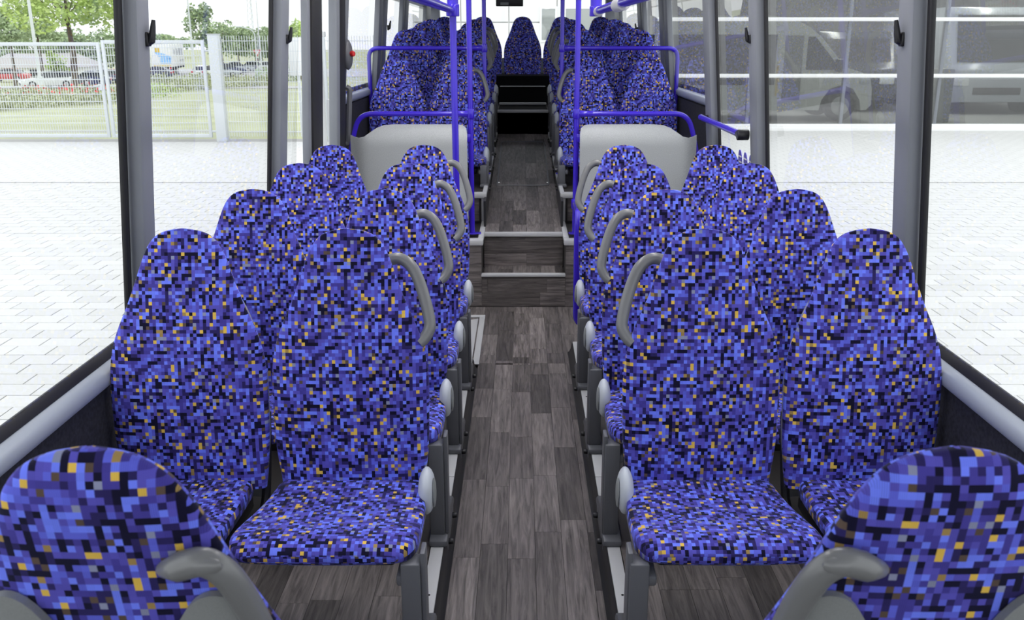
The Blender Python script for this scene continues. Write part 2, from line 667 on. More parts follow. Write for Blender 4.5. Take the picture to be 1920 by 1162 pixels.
# step nosings and white edge trims
NOS = [((-0.264, YR - 0.012, 0.195), (0.262, YR + 0.03, 0.213)), ((-0.252, 5.728, 0.40), (0.252, 5.772, 0.425)),
       ((-0.25, 9.085, 0.925), (0.25, 9.13, 0.952)), ((-0.25, 9.9, 0.945), (0.25, 9.94, 0.97)), ((-0.25, 10.28, 1.115), (0.25, 10.3, 1.124))]
for lo, hi in NOS:
    b = B()
    b.box(lo, hi, 0.004)
    tag(b.done('step_nosing', 'strip', rear_o), 'pale metal step nosing')
b = B()
b.box((-0.25, 9.1, 0.70), (0.25, 9.112, 0.925))
b.done('rear_riser', 'matte_black', rear_o)
b = B()
b.box((-1.1, 10.3, 0.93), (1.1, 11.2, 1.23)); b.box((-0.25, 9.13, 0.93), (0.25, 10.3, 0.934))
b.done('rear_bench_box', 'matte_black', rear_o)
for sd in (-1, 1):
    s_ = lambda a, c: sorted((sd * a, sd * c))
    for lo, hi in (((0.25, 5.488, 0.395), (0.62, 5.56, 0.43)), ((0.25, 5.56, 0.405), (0.285, 6.1, 0.432)), ((0.25, 6.085, 0.43), (0.285, 6.13, 0.61)),
                   ((0.25, 6.075, 0.59), (0.60, 6.16, 0.622)), ((0.25, 6.16, 0.6), (0.28, 7.1, 0.623)), ((0.25, 7.1, 0.63), (0.28, 8.45, 0.664)),
                   ((0.25, 8.45, 0.71), (0.28, 9.5, 0.738))):
        x = s_(lo[0], hi[0])
        b = B()
        b.box((x[0], lo[1], lo[2]), (x[1], hi[1], hi[2]), 0.006)
        tag(b.done('edge_trim', 'strip', rear_o), 'pale metal edge trim of the raised floor')
    b = B()
    x = s_(0.247, 0.262)
    b.box((x[0], 5.9, 0.3), (x[1], 9.5, 0.60))
    b.box((x[0], 7.1, 0.55), (x[1], 9.5, 0.64))
    b.box((x[0], 8.45, 0.6), (x[1], 9.5, 0.71))
    tag(b.done('skirting', 'skirt', rear_o), 'black skirting beside the ramped aisle')

# side walls: carpeted lower panel, sill rail, seal, glass, pillars
for sd, nm in ((-1, 'left'), (1, 'right')):
    b = B()
    x0, x1 = sorted((sd * 1.17, sd * 1.195))
    ye_, ys_ = (4.655, 5.75) if sd < 0 else (5.64, 5.66)       # the left wall stops at the door
    b.box((x0, Y0, -0.3), (x1, ye_, 0.70))
    b.box((x0, ys_, -0.3), (x1, Y1, ZB - 0.07))
    wall = struct(b.done('wall_' + nm, 'carpet', smooth=False))
    b = B()
    x0, x1 = sorted((sd * 1.196, sd * 1.222))
    b.box((x0, Y0, -0.3), (x1, ye_, 0.75))
    b.box((x0, ys_ + (0.25 if sd > 0 else 0), -0.3), (x1, Y1, ZB - 0.01))
    b.done('outer_skin', 'bodyout', wall, smooth=False)

    def sill(ya, yb, dz):
        fr = [(1.19, 0.685), (1.168, 0.69), (1.150, 0.705), (1.147, 0.728), (1.158, 0.742), (1.185, 0.752), (1.195, 0.752), (1.197, 0.69)]
        q = B()
        q.prism([(sd * x, z + dz) for x, z in fr], yb - ya, mtx=Matrix(((1, 0, 0, 0), (0, 0, 1, ya), (0, 1, 0, 0), (0, 0, 0, 1))))
        tag(q.done('sill_rail', 'sill', wall, angle=60), 'smooth grey sill rail below the window')
        q = B()
        q.prism([(sd * x, z + dz) for x, z in [(1.18, 0.751), (1.184, 0.768), (1.193, 0.778), (1.198, 0.778), (1.198, 0.751)]], yb - ya,
                mtx=Matrix(((1, 0, 0, 0), (0, 0, 1, ya), (0, 1, 0, 0), (0, 0, 0, 1))))
        tag(q.done('window_seal', 'rubber', wall), 'black rubber seal under the glass')
    sill(Y0, ye_, 0)
    sill(ys_ + 0.01, Y1, ZB - 0.75)
    # upper wall above the windows
    b = B()
    b.prism([(sd * 1.085, 1.95), (sd * 1.06, 2.1), (sd * 0.95, 2.24), (sd * 0.9, 2.28), (sd * 1.1, 2.28), (sd * 1.16, 1.95)], Y1 - Y0,
            mtx=Matrix(((1, 0, 0, 0), (0, 0, 1, Y0), (0, 1, 0, 0), (0, 0, 0, 1))))
    b.done('cove', 'ceiling', wall)

    def upright(name, ya, yb, z0, z1, depth, material, label, xin=0.0, bev=0.006):
        """post between sill and roof that follows the lean of the side"""
        q = B()
        t = bmesh.new()
        bmesh.ops.create_cube(t, size=1)
        for v in t.verts:
            z = z0 if v.co.z < 0 else z1
            xo = wx(z) - xin
            x = xo if v.co.x * sd > 0 else xo - depth
            v.co = Vector((sd * x, ya if v.co.y < 0 else yb, z))
        if bev:
            bevel_all(t, bev, 2)
        q.merge(t)
        return tag(q.done(name, material, wall), label)
    # (near edge, far edge) of the grey post, black seal in front of and behind it
    posts = [(2.60, 2.69), (4.16, 4.29)] if sd < 0 else [(2.615, 2.72), (4.36, 4.50), (5.45, 5.62)]
    for k, (ya, yb) in enumerate(posts):
        upright('pillar', ya, yb, 0.74, 1.97, 0.048, 'pillar', None, bev=0.012)
        upright('pillar_seal', ya - 0.035, ya - 0.004, 0.77, 1.95, 0.016, 'rubber', 'black rubber seal beside the pillar', xin=-0.004)
        upright('pillar_seal', yb + 0.004, yb + 0.02, 0.77, 1.95, 0.012, 'rubber', 'black rubber seal beside the pillar', xin=-0.004)
    rposts = [(7.03, 7.18, 'pillar'), (7.24, 7.44, 'pillar'), (8.40, 8.50, 'pillar'), (8.56, 8.8, 'pillar'), (10.4, 10.9, 'pillar')]
    for ya, yb, mm in rposts:
        upright('pillar', ya, yb, ZB - 0.02, 1.97, 0.04, mm, None)
    for ya, yb in ((7.19, 7.23), (8.51, 8.55)):
        upright('pillar_seal', ya, yb, ZB, 1.95, 0.03, 'rubber', 'black rubber joint in the split pillar')
    # glass panes: each one a window of the setting
    if sd < 0:
        spans = [(Y0, 2.57, 0.77), (2.71, 4.13, 0.77), (4.31, 4.66, 0.77), (4.98, 5.33, -0.1), (5.80, 7.02, ZB), (7.45, 8.39, ZB), (8.81, 10.39, ZB)]
    else:
        spans = [(Y0, 2.58, 0.77), (2.74, 4.33, 0.77), (4.52, 5.37, 0.77), (5.62, 7.02, ZB), (7.45, 8.39, ZB), (8.81, 10.39, ZB)]
    for k, (ya, yb, z0) in enumerate(spans):
        q = B()
        t = bmesh.new()
        bmesh.ops.create_cube(t, size=1)
        for v in t.verts:
            z = z0 if v.co.z < 0 else 1.96
            x = wx(z) + 0.006 - (0.005 if v.co.x * sd < 0 else 0)
            v.co = Vector((sd * x, ya - 0.02 if v.co.y < 0 else yb + 0.02, z))
        q.merge(t)
        n_ = (0 if sd < 0 else 10) + k + 1
        struct(q.done('window_%d' % n_, 'glass', smooth=False))
    if sd < 0:      # rear door of the low floor on the left: narrow glazed leaf between posts
        d = thing('bus_exit', 'grey framed narrow bus door with glass leaf beside the left grey partition', 'door', (0, 0, 0))
        wall_ = wall
        wall = d
        upright('door_post', 4.665, 4.73, -0.05, 1.97, 0.035, 'pillar', None, bev=0.008)
        upright('door_seal', 4.735, 4.965, -0.05, 1.95, 0.045, 'rubber', 'black rubber door seal')
        upright('door_post', 5.33, 5.42, -0.05, 1.97, 0.05, 'pillar', None, bev=0.012)
        upright('door_seal', 5.425, 5.62, -0.05, 1.95, 0.045, 'rubber', 'black rubber door seal')
        wall = wall_
        mc = thing('door_control_column', 'tall grey door column with red emergency knob on the left wall', 'column', (0, 0, 0))
        wall = mc
        upright('casing', 5.63, 5.74, 0.95, 1.97, 0.05, 'pillar', None, bev=0.012)
        q = B()
        q.tube(bend([(-1.10, 5.685, 1.0), (-1.085, 5.685, 1.0), (-1.06, 5.685, 1.33), (-1.08, 5.685, 1.34)], 0.02), 0.016, 8)
        q.done('pull_handle', 'legmetal', mc)
        q = B()
        q.ell((-1.062, 5.68, 1.53), (0.032, 0.055, 0.09), 3)
        q.done('knob_housing', 'legmetal', mc)
        q = B()
        q.cyl((-1.034, 5.655, 1.535), (-1.016, 5.645, 1.535), 0.018, 0.015, 14, 0.003)
        tag(q.done('emergency_knob', 'red', mc), 'red emergency knob')
        q = B()
        q.box((-1.112, 5.622, 1.33), (-1.083, 5.628, 1.43))
        sg = tag(q.done('sign_plate', 'green', mc), 'small green pictogram plate')
        q = B()
        for z in (1.35, 1.372, 1.394, 1.413):
            q.box((-1.107, 5.619, z - 0.004), (-1.088, 5.6225, z + 0.006))
        q.done('pictogram', 'white', sg)
        wall = wall_

# coat hooks on the pillars
for k, (x, y, z, sd, lb) in enumerate(((-1.063, 2.66, 1.635, -1, 'black coat hook on the nearest left window pillar'),
                                       (-1.063, 4.245, 1.635, -1, 'black coat hook on the second left window pillar'),
                                       (1.063, 2.675, 1.635, 1, 'black coat hook on the nearest right window pillar'),
                                       (1.063, 4.46, 1.635, 1, 'black coat hook on the second right window pillar'),
                                       (1.05, 8.7, 1.72, 1, 'small black coat hook on the far right window pillar'),
                                       (-1.05, 7.38, 1.72, -1, 'small black coat hook on the far left window pillar'))):
    b = B()
    xi = -sd
    b.box((-0.006, -0.013, -0.036), (0.006, 0.013, 0.004), 0.005)
    b.tube([(xi * 0.002, 0, -0.024), (xi * 0.010, 0, -0.020), (xi * 0.014, 0, -0.004), (xi * 0.018, 0, 0.016), (xi * 0.022, 0, 0.036)], 0.0085, 10,
           flat=[(1.2, 1.2), (1.25, 1.25), (1.1, 1.1), (0.9, 0.9), (0.6, 0.6)])
    tag(b.done('coat_hook', 'black', None, (x, y, z)), lb, 'hook', 'coat hooks on the window pillars')

# ceiling, added fill strips, rear wall
b = B()
b.box((-1.0, Y0, 2.27), (1.0, Y1, 2.33))
ceil = struct(b.done('ceiling', 'ceiling', smooth=False))
for k, (x, ya, yb) in enumerate(((-0.5, 2.0, 5.8), (0.5, 2.0, 5.8))):  # glowing strips added out of view to brighten the bus interior
    t = thing('ceiling_fill', ['left', 'right'][k] + ' long added fill strip, out of view under the bus ceiling', 'lamp', (x, 0, 2.27))
    b = B()
    b.box((-0.1, ya, -0.03), (0.1, yb, 0.0), 0.008)
    b.done('fill_housing', 'ceiling', t)
    b = B()
    b.box((-0.08, ya + 0.03, -0.036), (0.08, yb - 0.03, -0.028))
    b.done('diffuser', 'lamp', t, smooth=False)
b = B()
b.box((-1.17, 11.25, 0.8), (1.17, 11.35, 1.40))
b.box((-1.17, 11.25, 2.16), (1.17, 11.35, 2.28))
b.box((-1.12, 11.25, 1.4), (-0.98, 11.35, 2.16))
b.box((0.98, 11.25, 1.4), (1.12, 11.35, 2.16))
struct(b.done('wall_rear', 'pillar', smooth=False))
b = B()
b.box((-1.22, Y0 - 0.06, -0.1), (1.22, Y0, 1.0))
struct(b.done('wall_front_blocker', 'carpet', smooth=False))  # unseen low front wall, added to keep light off the near floor
b = B()
b.box((-0.98, 11.29, 1.4), (0.98, 11.296, 2.16))
struct(b.done('window_20', 'glass', smooth=False))

# ------------------------------------------------------------------ seats
WTAB = [(0.0, 0.200), (0.06, 0.205), (0.16, 0.213), (0.29, 0.217), (0.44, 0.217), (0.54, 0.208), (0.62, 0.190), (0.711, 0.161), (0.80, 0.136),
        (0.886, 0.114), (0.935, 0.097), (0.965, 0.080), (0.983, 0.060), (0.994, 0.035), (1.0, 0.004)]
ZB0, ZT = 0.345, 1.067


def back_half(z):
    t = (z - ZB0) / (ZT - ZB0)
    return max(0.004, smooth_tab(WTAB, t))


def back_y(z):
    s = max(0.0, (z - 0.39) / 0.677)
    return 0.12 * s ** 1.12 - 0.012 * math.sin(min(1, s) * math.pi)


def back_d(z):
    t = (z - ZB0) / (ZT - ZB0)
    d = 0.078 - 0.034 * t
    if t > 0.9:
        d *= math.sqrt(max(0.02, 1 - ((t - 0.9) / 0.1) ** 2 * 0.92))
    if t < 0.05:
        d *= 0.75 + 5 * t
    return d


def backrest_mesh():
    bm = bmesh.new()
    uvl = bm.loops.layers.uv.new('UVMap')
    zs = [ZB0 + (ZT - ZB0) * t for t in [0, 0.012, 0.03] + [0.05 + 0.85 * i / 26 for i in range(27)] + [0.92, 0.938, 0.953, 0.966, 0.977, 0.986, 0.993, 0.9975, 1.0]]
    NH = 20                                    # columns across the front and across the back
    rings, us = [], []
    for z in zs:
        w, d, y = back_half(z), back_d(z), back_y(z)
        ring, u = [], []
        for half in (0, 1):
            for i in range(NH):
                a = math.pi * i / NH
                cx = -math.cos(a) if half == 0 else math.cos(a)
                e = abs(math.sin(a)) ** 0.62
                x = w * cx
                dish = 0.006 * (1 - cx * cx) if half == 0 else 0.0
                yy = y + d / 2 - (d / 2) * e + dish if half == 0 else y + d / 2 + (d / 2) * e
                ring.append(bm.verts.new((x, yy, z)))
                u.append(x * 1.06)
        rings.append(ring)
    n = NH * 2
    v_arc = 0
    for k, (a, c) in enumerate(zip(rings, rings[1:])):
        dz = zs[k + 1] - zs[k]
        dv = math.hypot(dz, back_y(zs[k + 1]) - back_y(zs[k]))
        for j in range(n):
            q = (j + 1) % n
            f = bm.faces.new((a[j], a[q], c[q], c[j]))
            offs = 0.0 if j < NH else 3.0
            for lp, (vv, vk) in zip(f.loops, ((a[j], 0), (a[q], 0), (c[q], 1), (c[j], 1))):
                lp[uvl].uv = (vv.co.x * 1.05 + offs, v_arc + (dv if vk else 0))
        v_arc += dv
    for ring, rev in ((rings[0], True), (rings[-1], False)):
        f = bm.faces.new(ring[::-1] if rev else ring)
        for lp in f.loops:
            lp[uvl].uv = (lp.vert.co.x, lp.vert.co.y)
    bmesh.ops.recalc_face_normals(bm, faces=bm.faces[:])
    me = bpy.data.meshes.new('backrest')
    bm.to_mesh(me)
    bm.free()
    return me


def cushion_mesh(side, aisle):
    """side = +1: aisle edge at +x. Straight aisle edge, the other edge flares towards the front"""
    bm = bmesh.new()
    uvl = bm.loops.layers.uv.new('UVMap')
    ys = [0.055, 0.035, 0.0, -0.05, -0.1, -0.15, -0.2, -0.25, -0.29, -0.315, -0.335, -0.348, -0.357, -0.363, -0.366]
    NH = 22
    rings, vs_ = [], []
    arc = 0
    prev = None
    for y in ys:
        t = (0.055 - y) / 0.421
        wa = 0.206 + 0.012 * min(1, t * 2) if aisle else 0.166      # half width towards the aisle
        wb = 0.200 + 0.055 * smooth_tab([(0, 0), (0.35, 0.35), (0.7, 0.9), (1, 1)], t)
        if not aisle:
            wb = 0.205
        ztop = 0.392 + 0.012 * t - 0.016 * math.sin(math.pi * min(1, t * 1.1))
        zbot = 0.300 + 0.016 * t
        s = 1.0
        if y < -0.29:
            k = (-0.29 - y) / 0.0765
            s = math.sqrt(max(0.0, 1 - k * k * 0.96))
        k2 = max(0.0, (-0.245 - y) / 0.1215)
        sx = 0.74 + 0.26 * (1 - k2 ** 2.6) ** (1 / 2.6)
        if y > 0.03:
            s, sx = 0.8, 0.97
        zc = (ztop + zbot) / 2 - (1 - s) * 0.006
        hh = (ztop - zbot) / 2 * s
        ring = []
        for half in (0, 1):
            for i in range(NH):
                a = math.pi * i / NH
                cx = -math.cos(a) if half == 0 else math.cos(a)
                cx = math.copysign(abs(cx) ** 0.86, cx)
                e = abs(math.sin(a)) ** 0.42
                w = (wa if cx * side > 0 else wb) * sx
                x = cx * w
                dish = -0.010 * (1 - cx * cx) * s if half == 0 else 0
                z = zc + hh * e + dish if half == 0 else zc - hh * e
                ring.append(bm.verts.new((x, y, z)))
        top = ring[NH // 2].co
        if prev is not None:
            arc += (top - prev).length
        prev = top.copy()
        rings.append(ring)
        vs_.append(arc)
    n = NH * 2
    for k, (a, c) in enumerate(zip(rings, rings[1:])):
        for j in range(n):
            q = (j + 1) % n
            f = bm.faces.new((a[j], a[q], c[q], c[j]))
            for lp, (vv, vk) in zip(f.loops, ((a[j], k), (a[q], k), (c[q], k + 1), (c[j], k + 1))):
                lp[uvl].uv = (vv.co.x * 1.04 + (2.0 if j >= NH else 0), -vs_[vk])
    for ring, rev in ((rings[0], True), (rings[-1], False)):
        f = bm.faces.new(ring[::-1] if rev else ring)
        for lp in f.loops:
            lp[uvl].uv = (lp.vert.co.x, -vs_[-1] + lp.vert.co.z)
    bmesh.ops.recalc_face_normals(bm, faces=bm.faces[:])
    me = bpy.data.meshes.new('cushion')
    bm.to_mesh(me)
    bm.free()
    return me


def shell_mesh():
    """grey plastic back shell: two rounded lobes with fabric showing in the dip between them"""
    bm = bmesh.new()
    NX, NZ = 48, 24

    def top(x):
        u = abs(x)
        lobe = 0.885 - 0.05 * (abs(u - 0.118) / 0.047) ** 2.2
        dip = 0.50
        return max(dip, lobe) if u < 0.118 else max(0.45, lobe)
    outer, inner = [], []
    for i in range(NX + 1):
        f = -1 + 2 * i / NX
        co, ci = [], []
        for k in range(NZ + 1):
            x = f * 0.212
            z = 0.30 + (top(x) - 0.30) * k / NZ
            wmax = back_half(max(z, ZB0)) - 0.004
            x = max(-wmax, min(wmax, x))
            zz = max(z, ZB0)
            w, d = back_half(zz), back_d(zz)
            c = max(-1, min(1, x / w))
            e = max(0.0, 1 - c * c) ** 0.31
            y = back_y(zz) + d / 2 + d / 2 * e
            co.append(bm.verts.new((x, y + 0.014, z)))
            ci.append(bm.verts.new((x, y + 0.002, z)))
        outer.append(co)
        inner.append(ci)
    for g, rev in ((outer, False), (inner, True)):
        for i in range(NX):
            for k in range(NZ):
                q = (g[i][k], g[i + 1][k], g[i + 1][k + 1], g[i][k + 1])
                bm.faces.new(q[::-1] if rev else q)
    for i in range(NX):
        bm.faces.new((outer[i][NZ], outer[i + 1][NZ], inner[i + 1][NZ], inner[i][NZ]))
        bm.faces.new((outer[i][0], inner[i][0], inner[i + 1][0], outer[i + 1][0]))
    for k in range(NZ):
        bm.faces.new((outer[0][k], outer[0][k + 1], inner[0][k + 1], inner[0][k]))
        bm.faces.new((outer[NX][k], inner[NX][k], inner[NX][k + 1], outer[NX][k + 1]))
    bmesh.ops.recalc_face_normals(bm, faces=bm.faces[:])
    me = bpy.data.meshes.new('back_shell')
    bm.to_mesh(me)
    bm.free()
    return me


MESH_BACK = backrest_mesh()
MESH_SHELL = shell_mesh()
MESH_CUSH = {(a, q): cushion_mesh(a, q) for a in (1, -1) for q in (True, False)}


def make_handle(side, parent, kx=1.0, dz=0.0):
    """grey tube loop from the shoulder to the flank of the backrest, on its aisle side"""
    pts = [(0.070, 0.955), (0.100, 0.968), (0.135, 0.975), (0.168, 0.955), (0.190, 0.915), (0.207, 0.865), (0.217, 0.825), (0.220, 0.795), (0.208, 0.770), (0.19, 0.755)]
    path = []
    for i, (x, z) in enumerate(pts):
        z += dz
        yb = back_y(z) + back_d(z)
        off = [0.004, 0.016, 0.018, 0.014, 0.008, 0.0, -0.006, -0.012, -0.02, -0.03][i]
        path.append(Vector((side * x * kx, yb + off, z)))
    if kx < 1:                                 # the turned seats carry their handle closer to the middle
        for q, xx in zip(path, (0.069, 0.097, 0.124, 0.143, 0.156, 0.165, 0.169, 0.169, 0.162, 0.15)):
            q.x = side * xx
    # resample smoothly
    sm = []
    for i in range(len(path) - 1):
        p0 = path[max(0, i - 1)]
        p1, p2 = path[i], path[i + 1]
        p3 = path[min(len(path) - 1, i + 2)]
        for k in range(4):
            t = k / 4
            sm.append(0.5 * ((2 * p1) + (p2 - p0) * t + (2 * p0 - 5 * p1 + 4 * p2 - p3) * t * t + (3 * p1 - p0 - 3 * p2 + p3) * t ** 3))
    sm.append(path[-1])
    fl = [(min(1.25, 0.5 + 0.2 * i) if i < 5 else 1.0, min(1.0, 0.45 + 0.14 * i) if i < 5 else 1.0) for i in range(len(sm))]
    b = B()
    b.tube(sm, 0.0165, 14, fl)
    h = b.done('grab_handle', 'handle', parent)
    tag(h, 'grey grab handle on the aisle shoulder')
    b = B()
    c = sm[8]
    b.ell((c.x, c.y + 0.008, c.z), (0.024, 0.009, 0.012), 2)
    cp = b.done('screw_cap', 'handle', h)
    return h


def make_seat(side, aisle, leg, kx=1.0):
    """local frame: y = 0 at the cushion seam, front of the seat towards -y, aisle at side*x"""
    t = thing('bus_chair', 'x', 'seat')
    link('backrest', MESH_BACK, 'fabric', t, angle=80)
    link('cushion', MESH_CUSH[side, aisle], 'fabric', t, angle=80)
    tag(link('back_shell', MESH_SHELL, 'shell', t, angle=60), 'grey plastic back shell')
    b = B()
    b.box((-0.15, -0.25, 0.262), (0.15, 0.06, 0.305), 0.01)
    for s in (-1, 1):
        b.tube(bend([(s * 0.19, -0.10, 0.28), (s * 0.19, 0.035, 0.28), (s * 0.196, 0.06, 0.40), (s * 0.2, 0.085, 0.55)], 0.05), 0.013, 8)
    tag(b.done('seat_frame', 'frame', t), 'black frame under the cushion')
    if aisle:
        make_handle(side, t, kx, -0.032 if kx < 1 else 0.0)
        b = B()
        b.ell((0, 0, 0), (0.024, 0.055, 0.068), 3)
        sc = b.done('side_cover', 'cover', t, (side * 0.213, -0.035, 0.366))
        tag(sc, 'pale grey hinge cover')
        b = B()
        b.ell((0, 0, 0), (0.006, 0.026, 0.045), 2)
        b.done('cover_inset', 'shell', sc, (side * 0.021, -0.012, 0.0))
        x = side * 0.207
        b = B()
        top = 0.305
        b.box((x - 0.028, -0.365, leg + 0.022), (x + 0.020, -0.31, top + 0.035), 0.006)
        b.box((x + side * 0.026 - 0.006, -0.355, leg + 0.022), (x + side * 0.026 + 0.006, -0.30, top + 0.06), 0.003)
        b.box((x - side * 0.02 - 0.02, -0.36, top - 0.03), (x - side * 0.02 + 0.02, 0.02, top), 0.008)
        lg = tag(b.done('leg', 'legmetal', t), 'grey metal leg on the aisle edge')
        b = B()
        b.box((x - 0.03, -0.405, leg + 0.001), (x + 0.03, -0.10, leg + 0.024), 0.008)
        b.prism([(-0.345, leg + 0.02), (-0.12, leg + 0.02), (-0.12, leg + 0.035), (-0.28, leg + 0.075), (-0.345, leg + 0.09)], 0.022, 0.006,
                mtx=Matrix(((0, 0, 1, x - 0.011 + side * 0.018), (1, 0, 0, 0), (0, 1, 0, 0), (0, 0, 0, 1))))
        b.box((x + side * 0.022 - 0.006, -0.36, leg - 0.04), (x + side * 0.022 + 0.006, -0.12, leg + 0.02), 0.004)
        b.done('foot', 'legmetal', lg)
        for yy in (-0.33, -0.16):
            b = B()
            b.cyl((x + side * 0.026, yy, leg - 0.02), (x + side * 0.044, yy, leg - 0.02), 0.011, 0.009, 10, 0.003)
            b.done('bolt', 'black', lg)
    else:
        b = B()
        x0, x1 = sorted((-side * 0.12, -side * 0.235))
        b.box((x0, -0.28, 0.225), (x1, -0.02, 0.265), 0.006)
        tag(b.done('wall_bracket', 'frame', t), 'black bracket to the side wall')
    return t


XA, XW = 0.486, 0.933
protos = {}


def seat(sd, aisle, y, z, rz, label, group, leg=0.0):
    """sd: -1 left, +1 right of the gangway (world)"""
    local = -sd if abs(rz) < 1 else sd
    kx = 1.0 if abs(rz) < 1 else 0.86
    key = (local, aisle, leg, kx)
    if key not in protos:
        protos[key] = make_seat(local, aisle, leg, kx)
        o = protos[key]
    else:
        o = dup(protos[key])
    o.location = (sd * (XA if aisle else XW), y, z)
    o.rotation_euler = (0, 0, rz)
    o['label'] = label
    o['group'] = group
    return o


ORD = ['first', 'second', 'third', 'fourth', 'fifth', 'sixth']
for k in range(4):
    y = 2.29 + 0.675 * k
    for sd, nm in ((-1, 'left'), (1, 'right')):
        seat(sd, True, y, 0.061, 0, 'blue mosaic bus seat on the %s aisle, %s row facing the camera' % (nm, ORD[k]), 'low floor seats facing the camera')
        seat(sd, False, y, 0.061, 0, 'blue mosaic bus seat by the %s window, %s row facing the camera' % (nm, ORD[k]), 'low floor seats facing the camera')
RR = [(6.83, 0.42, 0.185), (7.5, 0.625, 0.024), (8.17, 0.65, 0.024), (8.84, 0.705, 0.024), (9.5, 0.745, 0.024)]
for k, (y, z, leg) in enumerate(RR):
    for sd, nm in ((-1, 'left'), (1, 'right')):
        seat(sd, True, y, z, 0, 'blue mosaic seat on the raised rear floor, %s aisle side, %s row up' % (nm, ORD[k]), 'raised rear seats', leg)
        seat(sd, False, y, z, 0, 'blue mosaic seat on the raised rear floor, %s window side, %s row up' % (nm, ORD[k]), 'raised rear seats')
for k, x in enumerate((-0.9, -0.455, 0.0, 0.455, 0.9)):
    o = seat(1, False, 10.84, 0.80, 0, ['blue seat in the far back row, left corner', 'blue seat in the far back row, left of its middle seat',
             'single blue seat at the end of the aisle in the far back row', 'blue seat in the far back row, right of its middle seat',
             'blue seat in the far back row, right corner'][k], 'back row seats')
    o.location.x = x
# two rear-facing seats right in front of the camera, seen from behind
for sd, nm in ((-1, 'left'), (1, 'right')):
    o = seat(sd, True, 1.03, 0.128, math.pi, 'nearest blue seat turned away, grey back shell showing, bottom %s corner' % nm, 'seats turned away from the camera')
    o.location.x = -0.484 if sd < 0 else 0.462

# ------------------------------------------------------------------ blue poles and rails
def collar(p, ax, r=0.024, l=0.05):
    b = B()
    p = Vector(p)
    d = Vector(ax) * l / 2
    b.cyl(p - d, p + d, r, r, 14, 0.004)
    return b


R = 0.0165
# near left pole with overhead rail and hanging stub
t = thing('grab_pole', 'thick near blue pole left of the aisle, standing before the left partition', 'pole', (-0.362, 4.85, 0))
b = B(); b.tube([(0, 0, 0.0), (0, 0, 1.77)], 0.0175, 16); b.done('pole_tube', 'blue', t)
b = B(); b.cyl((0, 0, 0.0), (0, 0, 0.008), 0.045, n=20, bev=0.003); b.done('flange', 'blue', t)
b = B(); b.cyl((0, 0, 1.75), (0, 0, 2.27), 0.029, n=18); b.done('ceiling_stub', 'blue', t)
b = collar((0, 0, 1.76), (0, 0, 1), 0.034, 0.06); b.done('joint', 'blue', t)
b = B(); b.tube([(-0.006, -0.02, 1.762), (-0.012, -5.4, 1.745)], 0.0185, 14); b.done('overhead_rail', 'blue', t)
t = thing('overhead_rail', 'blue overhead handrail on a short stub at the upper right of the aisle', 'rail', (0.366, 4.85, 0))
b = B(); b.cyl((0, 0, 1.755), (0, 0, 2.27), 0.029, n=18); b.done('ceiling_stub', 'blue', t)
b = collar((0, 0, 1.755), (0, 0, 1), 0.033, 0.05); b.done('joint', 'blue', t)
b = B(); b.tube([(0.006, -0.03, 1.755), (0.03, -5.4, 1.75)], 0.0185, 14); b.done('rail_tube', 'blue', t)
b = B(); b.cyl((0.008, -0.02, 1.752), (0.009, -0.12, 1.752), 0.024, n=16, bev=0.004); tag(b.done('grip_sleeve', 'strip', t), 'pale grey sleeve')
b = B(); b.cyl((0.016, -0.9, 1.752), (0.017, -1.15, 1.752), 0.027, n=16, bev=0.004); tag(b.done('grip_sleeve', 'strip', t), 'pale grey sleeve')
# poles at the step with the two low bars
for sd, nm in ((-1, 'left'), (1, 'right')):
    xb = sd * 0.326
    t = thing('grab_pole', ('slim blue pole at the left of the steps, holding the lower cross bar' if sd < 0 else
                            'slim blue pole at the right of the steps, holding the lower cross bar'), 'pole', (xb, 5.68, 0.425))
    zt = 2.27 - 0.425
    b = B(); b.tube([(0, 0, 0.004), (0, 0, zt)], R, 14); b.done('pole_tube', 'blue', t)
    b = B(); b.cyl((0, 0, 0.006), (0, 0, 0.014), 0.04, n=18, bev=0.003); b.box((-0.02, -0.02, 0.006), (0.055, 0.03, 0.013), 0.004); b.done('flange', 'blue', t)
    b = B()
    z1 = 1.18 - 0.425
    b.tube(bend([(0, 0, z1), (sd * 0.685, 0, z1), (sd * 0.735, 0.0, z1 - 0.165), (sd * 0.76, 0.0, z1 - 0.30)], 0.09), 0.0155, 14)
    b.done('cross_bar', 'blue', t)
    b = collar((0, 0, z1), (0, 0, 1), 0.023, 0.06); b.cyl((sd * 0.015, 0, z1), (sd * 0.10, 0, z1), 0.021, 0.0165, 14, 0.003); b.done('clamp', 'blue', t)
    b = B(); b.box(*[tuple(v) for v in ((min(0, -0 + sd * 0.0) if sd > 0 else -0.075, -0.022, 0.585), (0.075 if sd > 0 else 0.0, -0.014, 0.635))], 0.004); br = b.done('panel_bracket', 'blue', t)
    b = B(); b.cyl((sd * 0.055, -0.028, 0.61), (sd * 0.055, -0.021, 0.61), 0.011, n=12); b.done('bolt', 'chrome', br)
    if sd < 0:
        b = B(); b.tube([(0, 0, 0.225), (-0.13, -0.05, 0.215)], 0.014, 12); b.box((-0.07, -0.008, 0.12), (0, 0.008, 0.16), 0.003); b.done('stay', 'blue', t)
